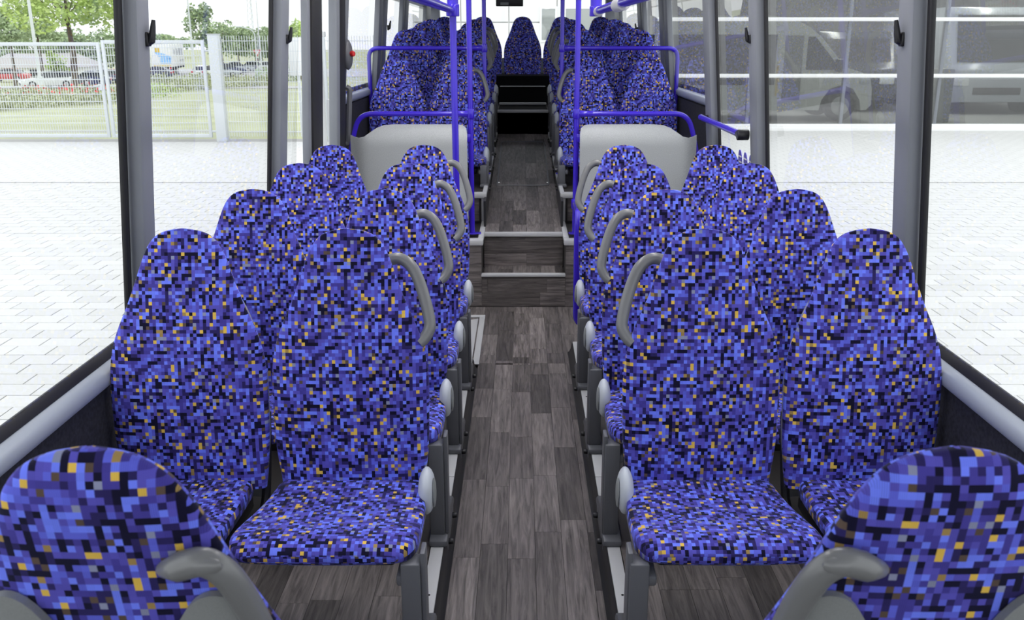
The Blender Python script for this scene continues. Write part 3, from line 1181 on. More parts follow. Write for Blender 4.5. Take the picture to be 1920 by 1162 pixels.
# far poles with upper bars
for sd, nm in ((-1, 'left'), (1, 'right')):
    t = thing('grab_pole', 'farther blue pole %s of the aisle, carrying the upper cross bar over the rear seats' % nm, 'pole', (sd * 0.289, 7.02, 0.622))
    b = B(); b.tube([(0, 0, 0.0), (0, 0, 2.27 - 0.622)], 0.0155, 14); b.done('pole_tube', 'blue', t)
    b = B(); b.cyl((0, 0, 0.0), (0, 0, 0.008), 0.038, n=18, bev=0.003); b.done('flange', 'blue', t)
    z1 = 1.555 - 0.622
    b = B(); b.tube(bend([(0, 0, z1), (sd * 0.862, 0, z1), (sd * 0.862, 0, 0.3)], 0.075), 0.0155, 14); b.done('cross_bar', 'blue', t)
    b = collar((0, 0, z1), (0, 0, 1), 0.022, 0.06); b.cyl((sd * 0.015, 0, z1), (sd * 0.09, 0, z1), 0.021, 0.018, 14, 0.003); b.done('clamp', 'blue', t)
# bent grab bar at the right of the steps
t = thing('grab_bar', 'bent blue grab bar before the right steps, curving into the seat base', 'bar', (0.287, 4.80, 0))
b = B(); b.tube(bend([(0.035, 0.86, 0.63), (0.004, 0.02, 0.73), (0.0, 0, 0.56), (0, -0.03, 0.115), (0.11, -0.05, 0.10)], 0.07), 0.0172, 14); b.done('bar_tube', 'blue', t)
b = B(); b.cyl((0.037, 0.84, 0.60), (0.037, 0.84, 0.66), 0.025, n=14, bev=0.003); b.done('clamp', 'blue', t)
# rail across the right window
t = thing('window_rail', 'short slanting blue handrail with black end at the right window', 'rail', (1.065, 4.50, 1.17))
b = B(); b.tube([(0, 0.02, 0), (0.0, 1.05, 0.0)], 0.017, 14); b.ell((0, 1.05, 0), (0.018, 0.012, 0.018)); b.done('rail_tube', 'blue', t)
b = B(); b.cyl((-0.022, 0.0, 0), (0.035, 0.0, 0), 0.026, n=16, bev=0.004); b.cyl((0, 0.02, 0), (0, 0.055, 0), 0.021, n=14); tag(b.done('end_holder', 'black', t), 'black end holder')
b = B(); b.cyl((0, 1.03, 0), (0.04, 1.03, 0), 0.014, n=12); b.done('wall_stud', 'black', t)

# ------------------------------------------------------------------ grey partitions behind the fourth row
for sd, nm in ((-1, 'left'), (1, 'right')):
    t = thing('partition_panel', 'speckled grey moulded partition behind the last %s low seats' % nm, 'partition', (0, 5.60, 0.432))
    # front face with a lip leaning back at the top; outer corner curls back to the wall
    top = [(0.345, 1.06), (0.352, 1.095), (0.375, 1.113), (0.41, 1.117), (0.60, 1.117), (0.80, 1.117), (0.86, 1.112), (0.90, 1.098), (0.94, 1.072), (0.975, 1.048), (1.01, 1.040), (1.04, 1.046), (1.065, 1.054)]
    bm = bmesh.new()
    fr, bk = [], []
    NZ = 16
    for x, zt in top:
        cf, cb = [], []
        for k in range(NZ + 1):
            z = zt * (k / NZ) + 0.0 * x if False else 0.44 + (zt - 0.44) * k / NZ
            y = 0.0
            lip = max(0.0, (z - 1.035) / 0.08)
            y += 0.06 * lip ** 1.3
            if x > 0.98:
                y += 1.3 * (x - 0.98) ** 1.4
            cf.append(bm.verts.new((sd * x, y, z - 0.432)))
            cb.append(bm.verts.new((sd * x, y + 0.012, z - 0.432)))
        fr.append(cf)
        bk.append(cb)
    n = len(top)
    for i in range(n - 1):
        for k in range(NZ):
            bm.faces.new((fr[i][k], fr[i + 1][k], fr[i + 1][k + 1], fr[i][k + 1]))
            bm.faces.new((bk[i][k], bk[i][k + 1], bk[i + 1][k + 1], bk[i + 1][k]))
        bm.faces.new((fr[i][NZ], fr[i + 1][NZ], bk[i + 1][NZ], bk[i][NZ]))
        bm.faces.new((fr[i][0], bk[i][0], bk[i + 1][0], fr[i + 1][0]))
    for i in (0, n - 1):
        for k in range(NZ):
            bm.faces.new((fr[i][k], fr[i][k + 1], bk[i][k + 1], bk[i][k]))
    q = B()
    q.bm.free()
    q.bm = bm
    q.done('panel', 'panel', t, angle=50)
    q = B()
    for x in (0.42, 0.95):
        q.box((sd * x - 0.02, 0.013, 0.0), (sd * x + 0.02, 0.05, 0.5), 0.004)
    q.done('support', 'legmetal', t)

# blue oval stickers on the right window
t = thing('window_sticker', 'row of blue oval stickers with white stripes on the right window glass', 'sticker', (0, 0, 0))
for k, y in enumerate((4.68, 4.80, 4.92)):
    z0, dy, dz = 0.975, 0.046, 0.075
    b = B()
    bm_ = b.bm
    ring = []
    for j in range(20):
        a = 2 * math.pi * j / 20
        z = z0 + dz * math.sin(a)
        ring.append(bm_.verts.new((wx(z) - 0.0035, y + dy * math.copysign(abs(math.cos(a)) ** 0.8, math.cos(a)), z)))
    f = bm_.faces.new(ring)
    e = bmesh.ops.extrude_face_region(bm_, geom=[f])
    for v in [g for g in e['geom'] if isinstance(g, bmesh.types.BMVert)]:
        v.co.x += 0.0015
    ov = b.done('oval', 'blue', t, smooth=False)
    b = B()
    for q in range(3):
        z = z0 - 0.02 + q * 0.03
        b.box((wx(z) - 0.0045, y - 0.034, z - 0.004), (wx(z) - 0.0034, y + 0.034, z + 0.004))
    b.done('stripe', 'white', ov, smooth=False)

# metal plate on the floor at the left
t = thing('floor_plate', 'pale metal folding ramp plate let into the floor at the left aisle edge', 'plate', (0, 0, 0.001))
b = B()
b.box((-0.56, 4.42, 0), (-0.233, 4.452, 0.008), 0.002); b.box((-0.56, 5.25, 0), (-0.233, 5.29, 0.008), 0.002); b.box((-0.266, 4.452, 0), (-0.233, 5.25, 0.008), 0.002)
tag(b.done('plate_frame', 'strip', t), 'pale metal rim')
b = B(); b.prism([(-0.56, 4.46), (-0.273, 4.46), (-0.273, 5.22), (-0.36, 5.17), (-0.56, 5.17)], 0.006, 0.001); b.done('plate_lid', 'strip', t)
# monitor under the ceiling at the back
t = thing('monitor', 'black monitor hanging above the far back seat', 'monitor', (-0.145, 10.55, 1.965))
b = B(); b.box((-0.15, -0.03, 0), (0.15, 0.03, 0.22), 0.008); b.done('housing', 'black', t)
b = B(); b.box((-0.10, -0.034, 0.012), (-0.01, -0.029, 0.04)); tag(b.done('sticker', 'shell', t), 'grey sticker')
b = B(); b.box((-0.02, -0.015, 0.21), (0.02, 0.015, 0.31)); b.done('mount', 'black', t)

# ------------------------------------------------------------------ outside: ground
ZG = -0.35


def terr(y):
    return ZG if y < 20 else ZG - 0.035 * (min(y, 95) - 20)


b = B()
b.box((-60, -6, -0.5), (60, 20.65, ZG - 0.012))
ground = struct(b.done('ground', 'joint', smooth=False))
b = B()
b.box((-60, -6, ZG - 0.012), (-11.2, 18.35, ZG)); b.box((12.6, -6, ZG - 0.012), (60, 20.65, ZG))
b.box((-11.2, 13.0, ZG - 0.012), (12.6, 18.35, ZG)); b.box((-2.6, 18.35, ZG - 0.012), (12.6, 20.65, ZG))
b.box((-11.2, -6, ZG - 0.012), (12.6, 2.6, ZG)); b.box((-1.6, 2.6, ZG - 0.012), (1.6, 13.0, ZG))
b.done('pavement', 'paver_far', ground, smooth=False)
PX, PY = 0.265, 0.175
me = None
cand = []
r_ = 0
y = 2.6
while y < 13.0 - PY:
    x = -11.2 + (PX / 2 if r_ % 2 else 0)
    while x < 12.6 - PX:
        cx, cy = x + PX / 2, y + PY / 2
        if abs(cx) > 1.6 + PX / 2:
            cand.append((cx, cy))
        x += PX
    y += PY
    r_ += 1
TH = math.radians(16.637)


def on_screen(p):
    zc = p[1] * math.cos(TH) + 1.97 * math.sin(TH)
    px = 978 + 1700 * p[0] / zc
    return abs(p[0]) > 2.75 and -40 < px < 1960, zc


near = sorted([p for p in cand if on_screen(p)[0]], key=lambda p: on_screen(p)[1])[:300]
nset = set(near)
b = B()
b.box((-PX / 2 + 0.003, -PY / 2 + 0.003, -0.012), (PX / 2 - 0.0035, PY / 2 - 0.0035, 0.0), 0.002, 1)
pv = b.done('paver', 'paver', ground, (near[0][0], near[0][1], ZG), smooth=False)
for p in near[1:]:
    o = pv.copy()
    COL.objects.link(o)
    o.parent = ground
    o.location = (p[0], p[1], ZG + rnd.uniform(-0.0012, 0.0008))
vs, fs = [], []
for p in cand:
    if p in nset:
        continue
    a, c, z = PX / 2 - 0.0035, PY / 2 - 0.0035, ZG + rnd.uniform(-0.001, 0.001)
    k = len(vs)
    for zz in (z - 0.011, z):
        vs += [(p[0] - a, p[1] - c, zz), (p[0] + a, p[1] - c, zz), (p[0] + a, p[1] + c, zz), (p[0] - a, p[1] + c, zz)]
    fs += [(k + 4, k + 5, k + 6, k + 7), (k, k + 1, k + 5, k + 4), (k + 1, k + 2, k + 6, k + 5), (k + 2, k + 3, k + 7, k + 6), (k + 3, k, k + 4, k + 7)]
me = bpy.data.meshes.new('paver_field')
me.from_pydata(vs, [], fs)
tag(link('paver_field', me, 'paver', ground, smooth=False), kind='stuff')
# lawn sloping away to the road
ys = [18.35, 20, 30, 45, 60, 75, 95, 140, 420]
vs, fs = [], []
for y in ys:
    for x in (-300, -60, -30, -10, -2.6 if y < 20.5 else -2.6):
        vs.append((x, y, terr(y) - (0.02 if y < 19 else 0)))
for i in range(len(ys) - 1):
    for j in range(4):
        k = i * 5 + j
        fs.append((k, k + 1, k + 6, k + 5))
me = bpy.data.meshes.new('lawn')
me.from_pydata(vs, [], fs)
lawn = link('ground_1', me, 'grass')
struct(lawn)
b = B()
for ya, yb in ((79, 93), (118, 150)):
    b.quad((-140, ya, terr(ya) + 0.03), (-18, ya, terr(ya) + 0.03), (-18, yb, terr(yb) + 0.03), (-140, yb, terr(yb) + 0.03))
b.done('road', 'asphalt', lawn, smooth=False)

# ------------------------------------------------------------------ fence
YF = 18.4


def mesh_field(name, x0, x1, z0, z1, step, rows, parent, r=0.0045):
    q = B()
    n = int((x1 - x0) / step)
    vs, fs = [], []

    def bar(a, c, w):
        k = len(vs)
        for z_ in (a, c):
            pass
        (xa, ya, za), (xb, yb, zb) = a, c
        if abs(xa - xb) < 1e-6:
            pts = [(xa - w, ya - w), (xa + w, ya - w), (xa + w, ya + w), (xa - w, ya + w)]
            vs.extend([(px, py, za) for px, py in pts] + [(px, py, zb) for px, py in pts])
        else:
            pts = [(ya - w, za - w), (ya + w, za - w), (ya + w, za + w), (ya - w, za + w)]
            vs.extend([(xa, py, pz) for py, pz in pts] + [(xb, py, pz) for py, pz in pts])
        for j in range(4):
            fs.append((k + j, k + (j + 1) % 4, k + 4 + (j + 1) % 4, k + 4 + j))
    for i in range(n + 1):
        x = x0 + (x1 - x0) * i / n
        bar((x, YF, z0), (x, YF, z1), r)
    for k in range(rows):
        z = z0 + (z1 - z0) * (k + 0.5) / rows
        for dy in (-0.011, 0.011):
            bar((x0, YF + dy, z), (x1, YF + dy, z), r * 1.35)
    me = bpy.data.meshes.new(name)
    me.from_pydata(vs, [], fs)
    return tag(link(name, me, 'galv', parent, smooth=False), kind='stuff')


def gate_leaf(x0, x1, zt, label):
    t = thing('gate_leaf', label, 'gate', ((x0 + x1) / 2, YF, ZG))
    c = (x0 + x1) / 2
    for lo, hi in (((x0, zt - 0.07), (x1, zt)), ((x0, -0.27), (x1, -0.2))):
        q = B()
        q.box((lo[0] + 0.06 - c, -0.028, lo[1] - ZG), (hi[0] - 0.06 - c, 0.028, hi[1] - ZG), 0.006)
        q.done('rail', 'galv', t)
    for x in (x0, x1 - 0.06):
        q = B()
        q.box((x - c, -0.03, -0.27 - ZG), (x + 0.06 - c, 0.03, zt - ZG), 0.006)
        q.done('stile', 'galv', t)
    m = mesh_field('wire_mesh', x0 + 0.06, x1 - 0.06, -0.2, zt - 0.07, 0.05, 12, None)
    m.parent = t
    m.location = (-c, -YF, -ZG)
    return t


g1 = gate_leaf(-10.55, -8.24, 1.56, 'left leaf of the galvanised mesh gate, with lever handle')
b = B(); b.box((2.05 - 1.155 + 0.15, -0.045, 1.0), (2.12 - 1.155 + 0.16, -0.03, 1.12), 0.004); b.tube([(1.08, -0.06, 1.09), (0.97, -0.065, 1.09)], 0.012, 8); b.done('lever_handle', 'galv', g1)
g2 = gate_leaf(-8.20, -6.20, 1.60, 'right leaf of the galvanised mesh gate, next to the thick post')
b = B(); b.tube([(1.0, 0, 1.75), (1.12, 0, 1.75)], 0.02, 8); b.tube([(1.0, 0, 0.2), (1.12, 0, 0.2)], 0.02, 8); b.done('hinge', 'galv', g2)
b = B(); b.box((-6.10, YF - 0.09, ZG), (-5.90, YF + 0.09, 1.70), 0.01); b.box((-6.11, YF - 0.1, 1.70), (-5.89, YF + 0.1, 1.715), 0.004)
tag(b.done('gate_post', 'galv'), 'thick square galvanised post at the right end of the gate', 'post')
for k, (x0, x1) in enumerate(((-5.86, -4.9), (-4.84, -3.9), (-3.84, -2.9))):
    t = thing('fence_panel', ['first mesh fence panel right of the gate post', 'second mesh fence panel right of the gate post', 'last mesh fence panel right of the gate post'][k], 'fence', (x0, YF, ZG))
    m = mesh_field('wire_mesh', x0, x1, -0.25, 1.68, 0.05, 10, None)
    m.parent = t
    m.location = (-x0, -YF, -ZG)
    b = B(); b.box((x1 - x0 + 0.005, -0.025, 0), (x1 - x0 + 0.055, 0.025, 2.05), 0.004); b.done('fence_post', 'galv', t)
t = thing('notice_board', 'small white notice board on a post just behind the fence', 'board', (-4.62, 19.2, ZG))
b = B(); b.box((-0.14, -0.015, 1.25), (0.2, 0.015, 2.0), 0.004); b.done('panel', 'white', t)
b = B(); b.cyl((0.03, 0.03, 0), (0.03, 0.03, 1.95), 0.025, n=10); b.done('post', 'galv', t)
t = thing('white_pole', 'white round pole standing outside the narrow bus door', 'pole', (-1.60, 7.3, ZG))
b = B(); b.cyl((0, 0, 0), (0, 0, 5), 0.042, 0.04, 18); b.done('shaft', 'white', t)
b = B(); b.cyl((0, 0, 1.98), (0, 0, 2.03), 0.05, n=18, bev=0.004); b.box((0.03, -0.02, 1.985), (0.075, 0.02, 2.025), 0.004); b.done('band', 'white', t)


# ------------------------------------------------------------------ trees, hedges
def foliage_mesh(name, blobs, n, size, seed):
    r = random.Random(seed)
    vs, fs = [], []
    tot = sum(q[3] * q[4] * q[5] for q in blobs)
    for (cx, cy, cz, rx, ry, rz) in blobs:
        k_ = max(8, int(n * rx * ry * rz / tot))
        for _ in range(k_):
            while True:
                d = Vector((r.uniform(-1, 1), r.uniform(-1, 1), r.uniform(-1, 1)))
                if 0.05 < d.length < 1:
                    break
            d = d.normalized() * (d.length ** 0.45)
            p = Vector((cx + d.x * rx, cy + d.y * ry, cz + d.z * rz))
            s = size * r.uniform(0.6, 1.3)
            u = Vector((r.uniform(-1, 1), r.uniform(-1, 1), r.uniform(-0.6, 0.6))).normalized()
            w = u.cross(Vector((r.uniform(-1, 1), r.uniform(-1, 1), r.uniform(-1, 1)))).normalized()
            m_ = u.cross(w) * s * 0.12
            k = len(vs)
            vs += [tuple(p - u * s * 0.5), tuple(p + w * s * 0.3 + m_), tuple(p + u * s * 0.5), tuple(p - w * s * 0.3 + m_)]
            fs.append((k, k + 1, k + 2, k + 3))
    me = bpy.data.meshes.new(name)
    me.from_pydata(vs, [], fs)
    return me


def tree(x, y, zc, rx, rz, label, m='leaf', n=2600, leaf=0.42, seed=1):
    r = random.Random(seed)
    z0 = terr(y)
    t = thing('tree', label, 'tree', (x, y, z0))
    blobs = [(0, 0, zc - z0, rx * 0.6, rx * 0.6, rz * 0.62)]
    for k in range(11):
        a = r.uniform(0, 6.28)
        e = r.uniform(-0.75, 0.85)
        q = math.sqrt(1 - e * e)
        s = r.uniform(0.28, 0.45)
        blobs.append((math.cos(a) * q * rx * 0.66, math.sin(a) * q * rx * 0.66, zc - z0 + e * rz * 0.68, rx * s, rx * s, rz * s * 0.8))
    f = link('foliage', foliage_mesh('foliage', blobs, n, leaf, seed), m, t, smooth=False)
    b = B()
    h = zc - z0
    b.tube([(0, 0, 0), (0.04 * rx, 0, h * 0.35), (0, 0.05 * rx, h * 0.7), (0.03 * rx, 0, h + rz * 0.3)], 0.045 * rx + 0.06, 8, [(1, 1), (0.8, 0.8), (0.55, 0.55), (0.2, 0.2)])
    for k in range(5):
        a = r.uniform(0, 6.28)
        zz = h - rz * r.uniform(0.2, 0.7)
        b.tube([(0, 0, zz), (math.cos(a) * rx * 0.35, math.sin(a) * rx * 0.35, zz + rz * 0.35), (math.cos(a) * rx * 0.6, math.sin(a) * rx * 0.6, zz + rz * 0.6)], 0.05, 6, [(1, 1), (0.7, 0.7), (0.35, 0.35)])
    b.done('trunk', 'bark', t)


def at_view(px, y):
    return (px - 978) / 1700 * (y * 0.958 + 0.6)


TREES = [(135, 78, 5.4, 5.4, 4.6, 'large fresh green tree above the gate, nearest the window post', 'leaf', 5200, 0.4),
         (22, 95, 3.0, 2.6, 2.8, 'smaller green tree at the left edge of the view', 'leaf2', 1800, 0.4),
         (75, 100, 3.4, 2.4, 2.6, 'green tree behind the left lamp post', 'leaf2', 1500, 0.4),
         (105, 84, -0.6, 1.0, 1.6, 'small young yellow-green tree beside the parked cars', 'leaf', 500, 0.3),
         (379, 112, 2.9, 1.9, 3.3, 'slender green tree right of the trailer', 'leaf2', 1500, 0.42),
         (415, 128, 1.6, 2.6, 3.2, 'round green tree above the thick gate post', 'leaf2', 1700, 0.45),
         (445, 135, 1.4, 2.6, 3.4, 'green tree in the row behind the car park, left of the traffic sign', 'leaf2', 1700, 0.45),
         (478, 150, 1.0, 3.2, 3.2, 'dark green tree behind the traffic sign', 'leaf2', 1700, 0.5),
         (505, 140, 1.0, 2.8, 3.6, 'green tree right of the traffic sign', 'leaf2', 1700, 0.48),
         (530, 150, 0.8, 3.0, 3.2, 'green tree partly hidden by the second window pillar', 'leaf2', 1500, 0.5),
         (560, 110, 1.6, 2.2, 3.0, 'pale green tree behind the white notice board', 'leaf', 1500, 0.42),
         (300, 230, 1.4, 4.5, 2.4, 'low distant tree clump beyond the trailer', 'leaf2', 900, 0.8),
         (335, 240, 0.6, 5.0, 2.0, 'farthest low tree clump right of the trailer top', 'leaf2', 900, 0.8),
         (15, 120, 0.2, 4.2, 2.8, 'dense green tree above the left roofs', 'leaf2', 1500, 0.5),
         (70, 125, 0.6, 4.2, 3.0, 'dense green tree in the row behind the white car', 'leaf2', 1500, 0.5),
         (125, 122, 0.6, 4.2, 3.0, 'dense green tree in the row behind the dark cars', 'leaf2', 1500, 0.5),
         (175, 126, 0.4, 4.2, 3.2, 'dense green tree in the row left of the gate stiles', 'leaf2', 1500, 0.5),
         (215, 130, 0.4, 4.0, 3.2, 'dense green tree in the row left of the first window pillar', 'leaf2', 1500, 0.5)]
for k, (px, y, zc, rx, rz, lb, m_, n_, lf) in enumerate(TREES):
    tree(at_view(px, y), y, zc, rx, rz, lb, m_, n_, lf, 50 + k)


def hedge(a, c, w, h, label, m='hedge', n=1500, leaf=0.16, seed=3, flowers=0):
    a, c = Vector(a), Vector(c)
    t = thing('hedge', label, 'hedge', (a.x, a.y, 0))
    blobs = []
    k_ = max(4, int((c - a).length / (w * 0.55)))
    r = random.Random(seed)
    for i in range(k_ + 1):
        p = a.lerp(c, i / k_)
        hh = h * r.uniform(0.8, 1.1)
        blobs.append((p.x - a.x, p.y - a.y, terr(p.y) + hh * 0.5, w * 0.55, w * 0.5, hh * 0.55))
    link('foliage', foliage_mesh('foliage', blobs, n, leaf, seed), m, t, smooth=False)
    if flowers:
        fb = [(q[0], q[1], q[2] + q[5] * 0.75, q[3], q[4], q[5] * 0.35) for q in blobs[len(blobs) // 3:]]
        tag(link('blossom', foliage_mesh('blossom', fb, flowers, 0.16, seed + 1), 'flower', t, smooth=False), 'red blossoms', kind='stuff')


hedge((-18.6, 31.0), (-18.4, 42), 2.2, 0.75, 'low flower bed with red blossoms behind the left gate leaf', 'hedge', 2600, 0.16, 3, 160)
hedge((-20.2, 46), (-19.8, 52), 1.8, 0.7, 'pale green shrub patch behind the gate stiles', 'leaf', 700, 0.16, 5)
hedge((-23.0, 56), (-25.5, 76), 2.0, 1.25, 'olive hedge in front of the trailer', 'hedge', 2200, 0.2, 7)
hedge((-26.6, 80), (-25.8, 96), 2.2, 1.1, 'olive hedge behind the thick gate post', 'hedge', 1500, 0.22, 9)
hedge((-28.5, 104), (-24.2, 108), 2.2, 1.7, 'hedge in front of the far parked cars', 'leaf2', 1500, 0.25, 11)
# lamp posts, mast, signs
for k, (px, y, top, r0, lb) in enumerate(((74, 53, 10, 0.1, 'tall pale lamp post behind the left gate leaf'), (364, 70, 9, 0.075, 'slim lamp post beside the trailer'),
                                          (488, 120, 6.2, 0.09, 'tall slim pole near the traffic sign'))):
    t = thing('lamp_post', lb, 'lamp post', (at_view(px, y), y, terr(y)))
    b = B(); b.cyl((0, 0, 0), (0, 0, top - terr(y)), r0, r0 * 0.55, 12); b.done('shaft', 'galv', t)
    b = B(); b.cyl((0, 0, 0.0), (0, 0, 1.1), r0 * 1.5, n=12); b.done('base_sleeve', 'galv', t)
t = thing('lamp_post', 'lamp post with a curved arm above the car park', 'lamp post', (at_view(481, 115), 115, terr(115)))
b = B(); b.tube(bend([(0, 0, 0), (0, 0, 5.6), (-1.7, 0, 6.0)], 0.9), 0.07, 8); b.done('shaft', 'galv', t)
b = B(); b.box((-2.2, -0.12, 5.93), (-1.6, 0.12, 6.07), 0.04); b.done('lamp_head', 'galv', t)
t = thing('radio_mast', 'distant lattice mast rising above the trees', 'mast', (at_view(475, 220), 220, terr(220)))
b = B()
for sx, sy in ((-1, -1), (1, -1), (0, 1)):
    b.tube([(sx * 0.8, sy * 0.8, 0), (sx * 0.35, sy * 0.35, 18)], 0.07, 5)
b.done('mast_leg', 'galv', t)
b = B()
for k in range(14):
    z = 1.2 * k; q = 0.8 - 0.45 * z / 18
    b.tube([(-q, -q, z), (q, -q, z + 1.2)], 0.04, 4); b.tube([(q, -q, z), (-q, -q, z + 1.2)], 0.04, 4)
b.done('lattice', 'galv', t)
t = thing('yield_sign', 'red and white triangular sign with a traffic light below', 'sign', (at_view(482, 118), 118, terr(118)))
b = B(); b.cyl((0, 0.06, 0), (0, 0.06, 3.4), 0.04, n=8); b.done('post', 'galv', t)
MZ = Matrix(((1, 0, 0, 0), (0, 0, 1, 0), (0, 1, 0, 0), (0, 0, 0, 1)))
b = B(); b.prism([(-0.5, 3.3), (0.5, 3.3), (0, 2.45)], 0.03, mtx=MZ); b.done('plate_rim', 'red', t)
b = B(); b.prism([(-0.33, 3.2), (0.33, 3.2), (0, 2.65)], 0.03, mtx=Matrix.Translation((0, -0.02, 0)) @ MZ); b.done('plate_face', 'white', t)
b = B(); b.box((-0.17, -0.15, 1.4), (0.17, 0.1, 2.3), 0.03); tl = b.done('traffic_light', 'black', t)
for k in range(3):
    b = B(); b.cyl((0, -0.17, 1.58 + 0.28 * k), (0, -0.14, 1.58 + 0.28 * k), 0.09, n=12); b.done('lens', ['green', 'yellow', 'red'][k], tl)


# ------------------------------------------------------------------ vehicles outside
def wheel(parent, x, y, r, w):
    s = 1 if y > 0 else -1
    q = B(); q.cyl((x, y - w / 2, r), (x, y + w / 2, r), r, n=22, bev=0.03)
    o = q.done('wheel', 'tyre', parent)
    q = B(); q.cyl((x, y + s * (w / 2 - 0.005), r), (x, y + s * (w / 2 + 0.012), r), r * 0.62, n=18, bev=0.01)
    q.done('rim', 'rim', o)
    return o


def car(x, y, rz, paint, label, hatch=False, group=None):
    """nose towards local +x"""
    t = thing('car', label, 'car', (x, y, terr(y) + 0.03), rz, group)
    L2, W2 = 2.15, 0.88
    low = [(-L2, 0.35), (-L2 + 0.05, 0.78), (-L2 + 0.25, 0.90), (0.85, 0.88), (1.75, 0.76), (L2 - 0.03, 0.62), (L2, 0.36), (L2 - 0.1, 0.22), (-L2 + 0.1, 0.22)]
    MY = Matrix(((1, 0, 0, 0), (0, 0, 1, -W2), (0, 1, 0, 0), (0, 0, 0, 1)))
    b = B(); b.prism(low, 2 * W2, 0.06, 2, mtx=MY)
    b.done('body', paint, t)
    top = [(-L2 + (0.12 if hatch else 0.45), 0.87), (-L2 + 0.45 if hatch else -L2 + 0.95, 1.36), (-0.5, 1.45), (0.15, 1.40), (1.0, 0.86)]
    bm = bmesh.new()
    q = B()
    lo = [bm.verts.new((px, -W2 * (0.9 - 0.13 * (pz - 0.87) / 0.58), pz)) for px, pz in top]
    hi = [bm.verts.new((px, W2 * (0.9 - 0.13 * (pz - 0.87) / 0.58), pz)) for px, pz in top]
    bm.faces.new(lo); bm.faces.new(hi[::-1])
    for i in range(5):
        bm.faces.new((lo[i], lo[(i + 1) % 5], hi[(i + 1) % 5], hi[i]))
    bevel_all(bm, 0.04, 2)
    q.bm.free(); q.bm = bm
    q.done('windows', 'dark_glass', t)
    b = B(); b.prism([(top[1][0] + 0.02, 1.36), (-0.5, 1.46), (0.15, 1.41), (0.1, 1.36), (-0.5, 1.40)], 2 * W2 * 0.74, 0.01, 1, mtx=Matrix(((1, 0, 0, 0), (0, 0, 1, -W2 * 0.74), (0, 1, 0, 0), (0, 0, 0, 1))))
    b.done('roof', paint, t)
    for sx in (-1.3, 1.3):
        for sy in (-0.8, 0.8):
            wheel(t, sx, sy, 0.32, 0.2)
    for sy in (-1, 1):
        b = B(); b.box((L2 - 0.22, sy * 0.68 - 0.17, 0.58), (L2 - 0.02, sy * 0.68 + 0.17, 0.70), 0.03); b.done('headlight', 'headlamp', t)
        b = B(); b.box((-L2 + 0.0, sy * 0.7 - 0.15, 0.62), (-L2 + 0.12, sy * 0.7 + 0.15, 0.82), 0.03); b.done('tail_light', 'red', t)
    b = B(); b.box((L2 - 0.06, -0.5, 0.32), (L2 + 0.01, 0.5, 0.5), 0.02); b.done('grille', 'black', t)
    return t


D = math.radians
for px, y, rz, paint, lb, ht in ((84, 80, D(215), 'carwhite', 'white car parked nearest behind the gate, nose to the left', False),
                                 (121, 84, D(70), 'cardark', 'dark grey car seen from behind beside the white car', True),
                                 (158, 88, D(200), 'carblue', 'navy car behind the young tree', False),
                                 (187, 100, D(75), 'carblue', 'dark blue tall car left of the gate stiles', True),
                                 (228, 104, D(75), 'carred', 'red car beside the first window pillar', True),
                                 (100, 100, D(180), 'carsilver', 'silver car behind the white one', False),
                                 (285, 112, D(190), 'cardark', 'dark car in front of the trailer rear', False),
                                 (384, 116, D(80), 'carwhite', 'white car seen from behind at the right end of the trailer', True),
                                 (412, 118, D(20), 'carsilver', 'silver car right of the thick gate post, first of its row', False),
                                 (428, 126, D(20), 'carblue', 'blue car second in the row right of the gate post', False),
                                 (444, 134, D(20), 'carsilver', 'silver car third in the row right of the gate post', False),
                                 (478, 140, D(10), 'carsilver', 'silver car under the traffic sign', False),
                                 (508, 138, D(10), 'carwhite', 'white car left of the second window pillar', False),
                                 (562, 132, D(10), 'carwhite', 'white car below the notice board', False),
                                 (10, 104, D(185), 'carred', 'red car at the far left edge by the grey roofs', False)):
    car(at_view(px, y), y, rz, paint, lb, ht)

# trailer
t = thing('truck_trailer', 'white box trailer with blue printed advert behind the gate', 'trailer', (at_view(302, 121), 121, terr(121) + 0.03), D(100))
b = B(); b.box((0, -1.3, 1.1), (9.0, 1.3, 3.9), 0.04); b.done('box_body', 'white', t)
b = B(); b.box((0.2, -1.2, 0.85), (8.8, 1.2, 1.1)); b.box((-0.05, -1.25, 0.6), (0.1, 1.25, 0.8), 0.03); b.done('chassis', 'tyre', t)
for x in (1.4, 2.6, 3.8):
    for sy in (-1.05, 1.05):
        wheel(t, x, sy, 0.48, 0.3)
b = B(); b.box((-0.02, -1.2, 1.5), (0.0, 0.2, 2.2)); b.prism([(-1.25, 2.0), (0.2, 2.3), (0.9, 3.0), (-0.2, 2.8), (-1.25, 2.35)], 0.02, mtx=Matrix(((0, 0, -1, 0.0), (1, 0, 0, 0), (0, 1, 0, 0), (0, 0, 0, 1)))); b.done('rear_print', 'adblue', t)
b = B(); b.box((-0.02, 0.15, 2.9), (0.0, 0.75, 3.5)); b.box((-0.022, -1.1, 1.2), (0, 1.1, 1.28)); b.done('rear_marking', 'yellow', t)
r2 = random.Random(4)
b = B()
for k in range(13):
    x = 1.2 + k * 0.5; h = r2.uniform(0.15, 0.6)
    b.box((x, -1.325, 2.95 - h), (x + r2.uniform(0.05, 0.16), -1.3, 2.95 + h))
b.box((5.5, -1.32, 1.8), (8, -1.3, 1.88))
b.done('side_print', 'adgrey', t)
for sy in (-1, 1):
    b = B(); b.box((-0.06, sy * 1.0 - 0.15, 0.85), (0.0, sy * 1.0 + 0.15, 1.02), 0.02); b.done('tail_light', 'red', t)
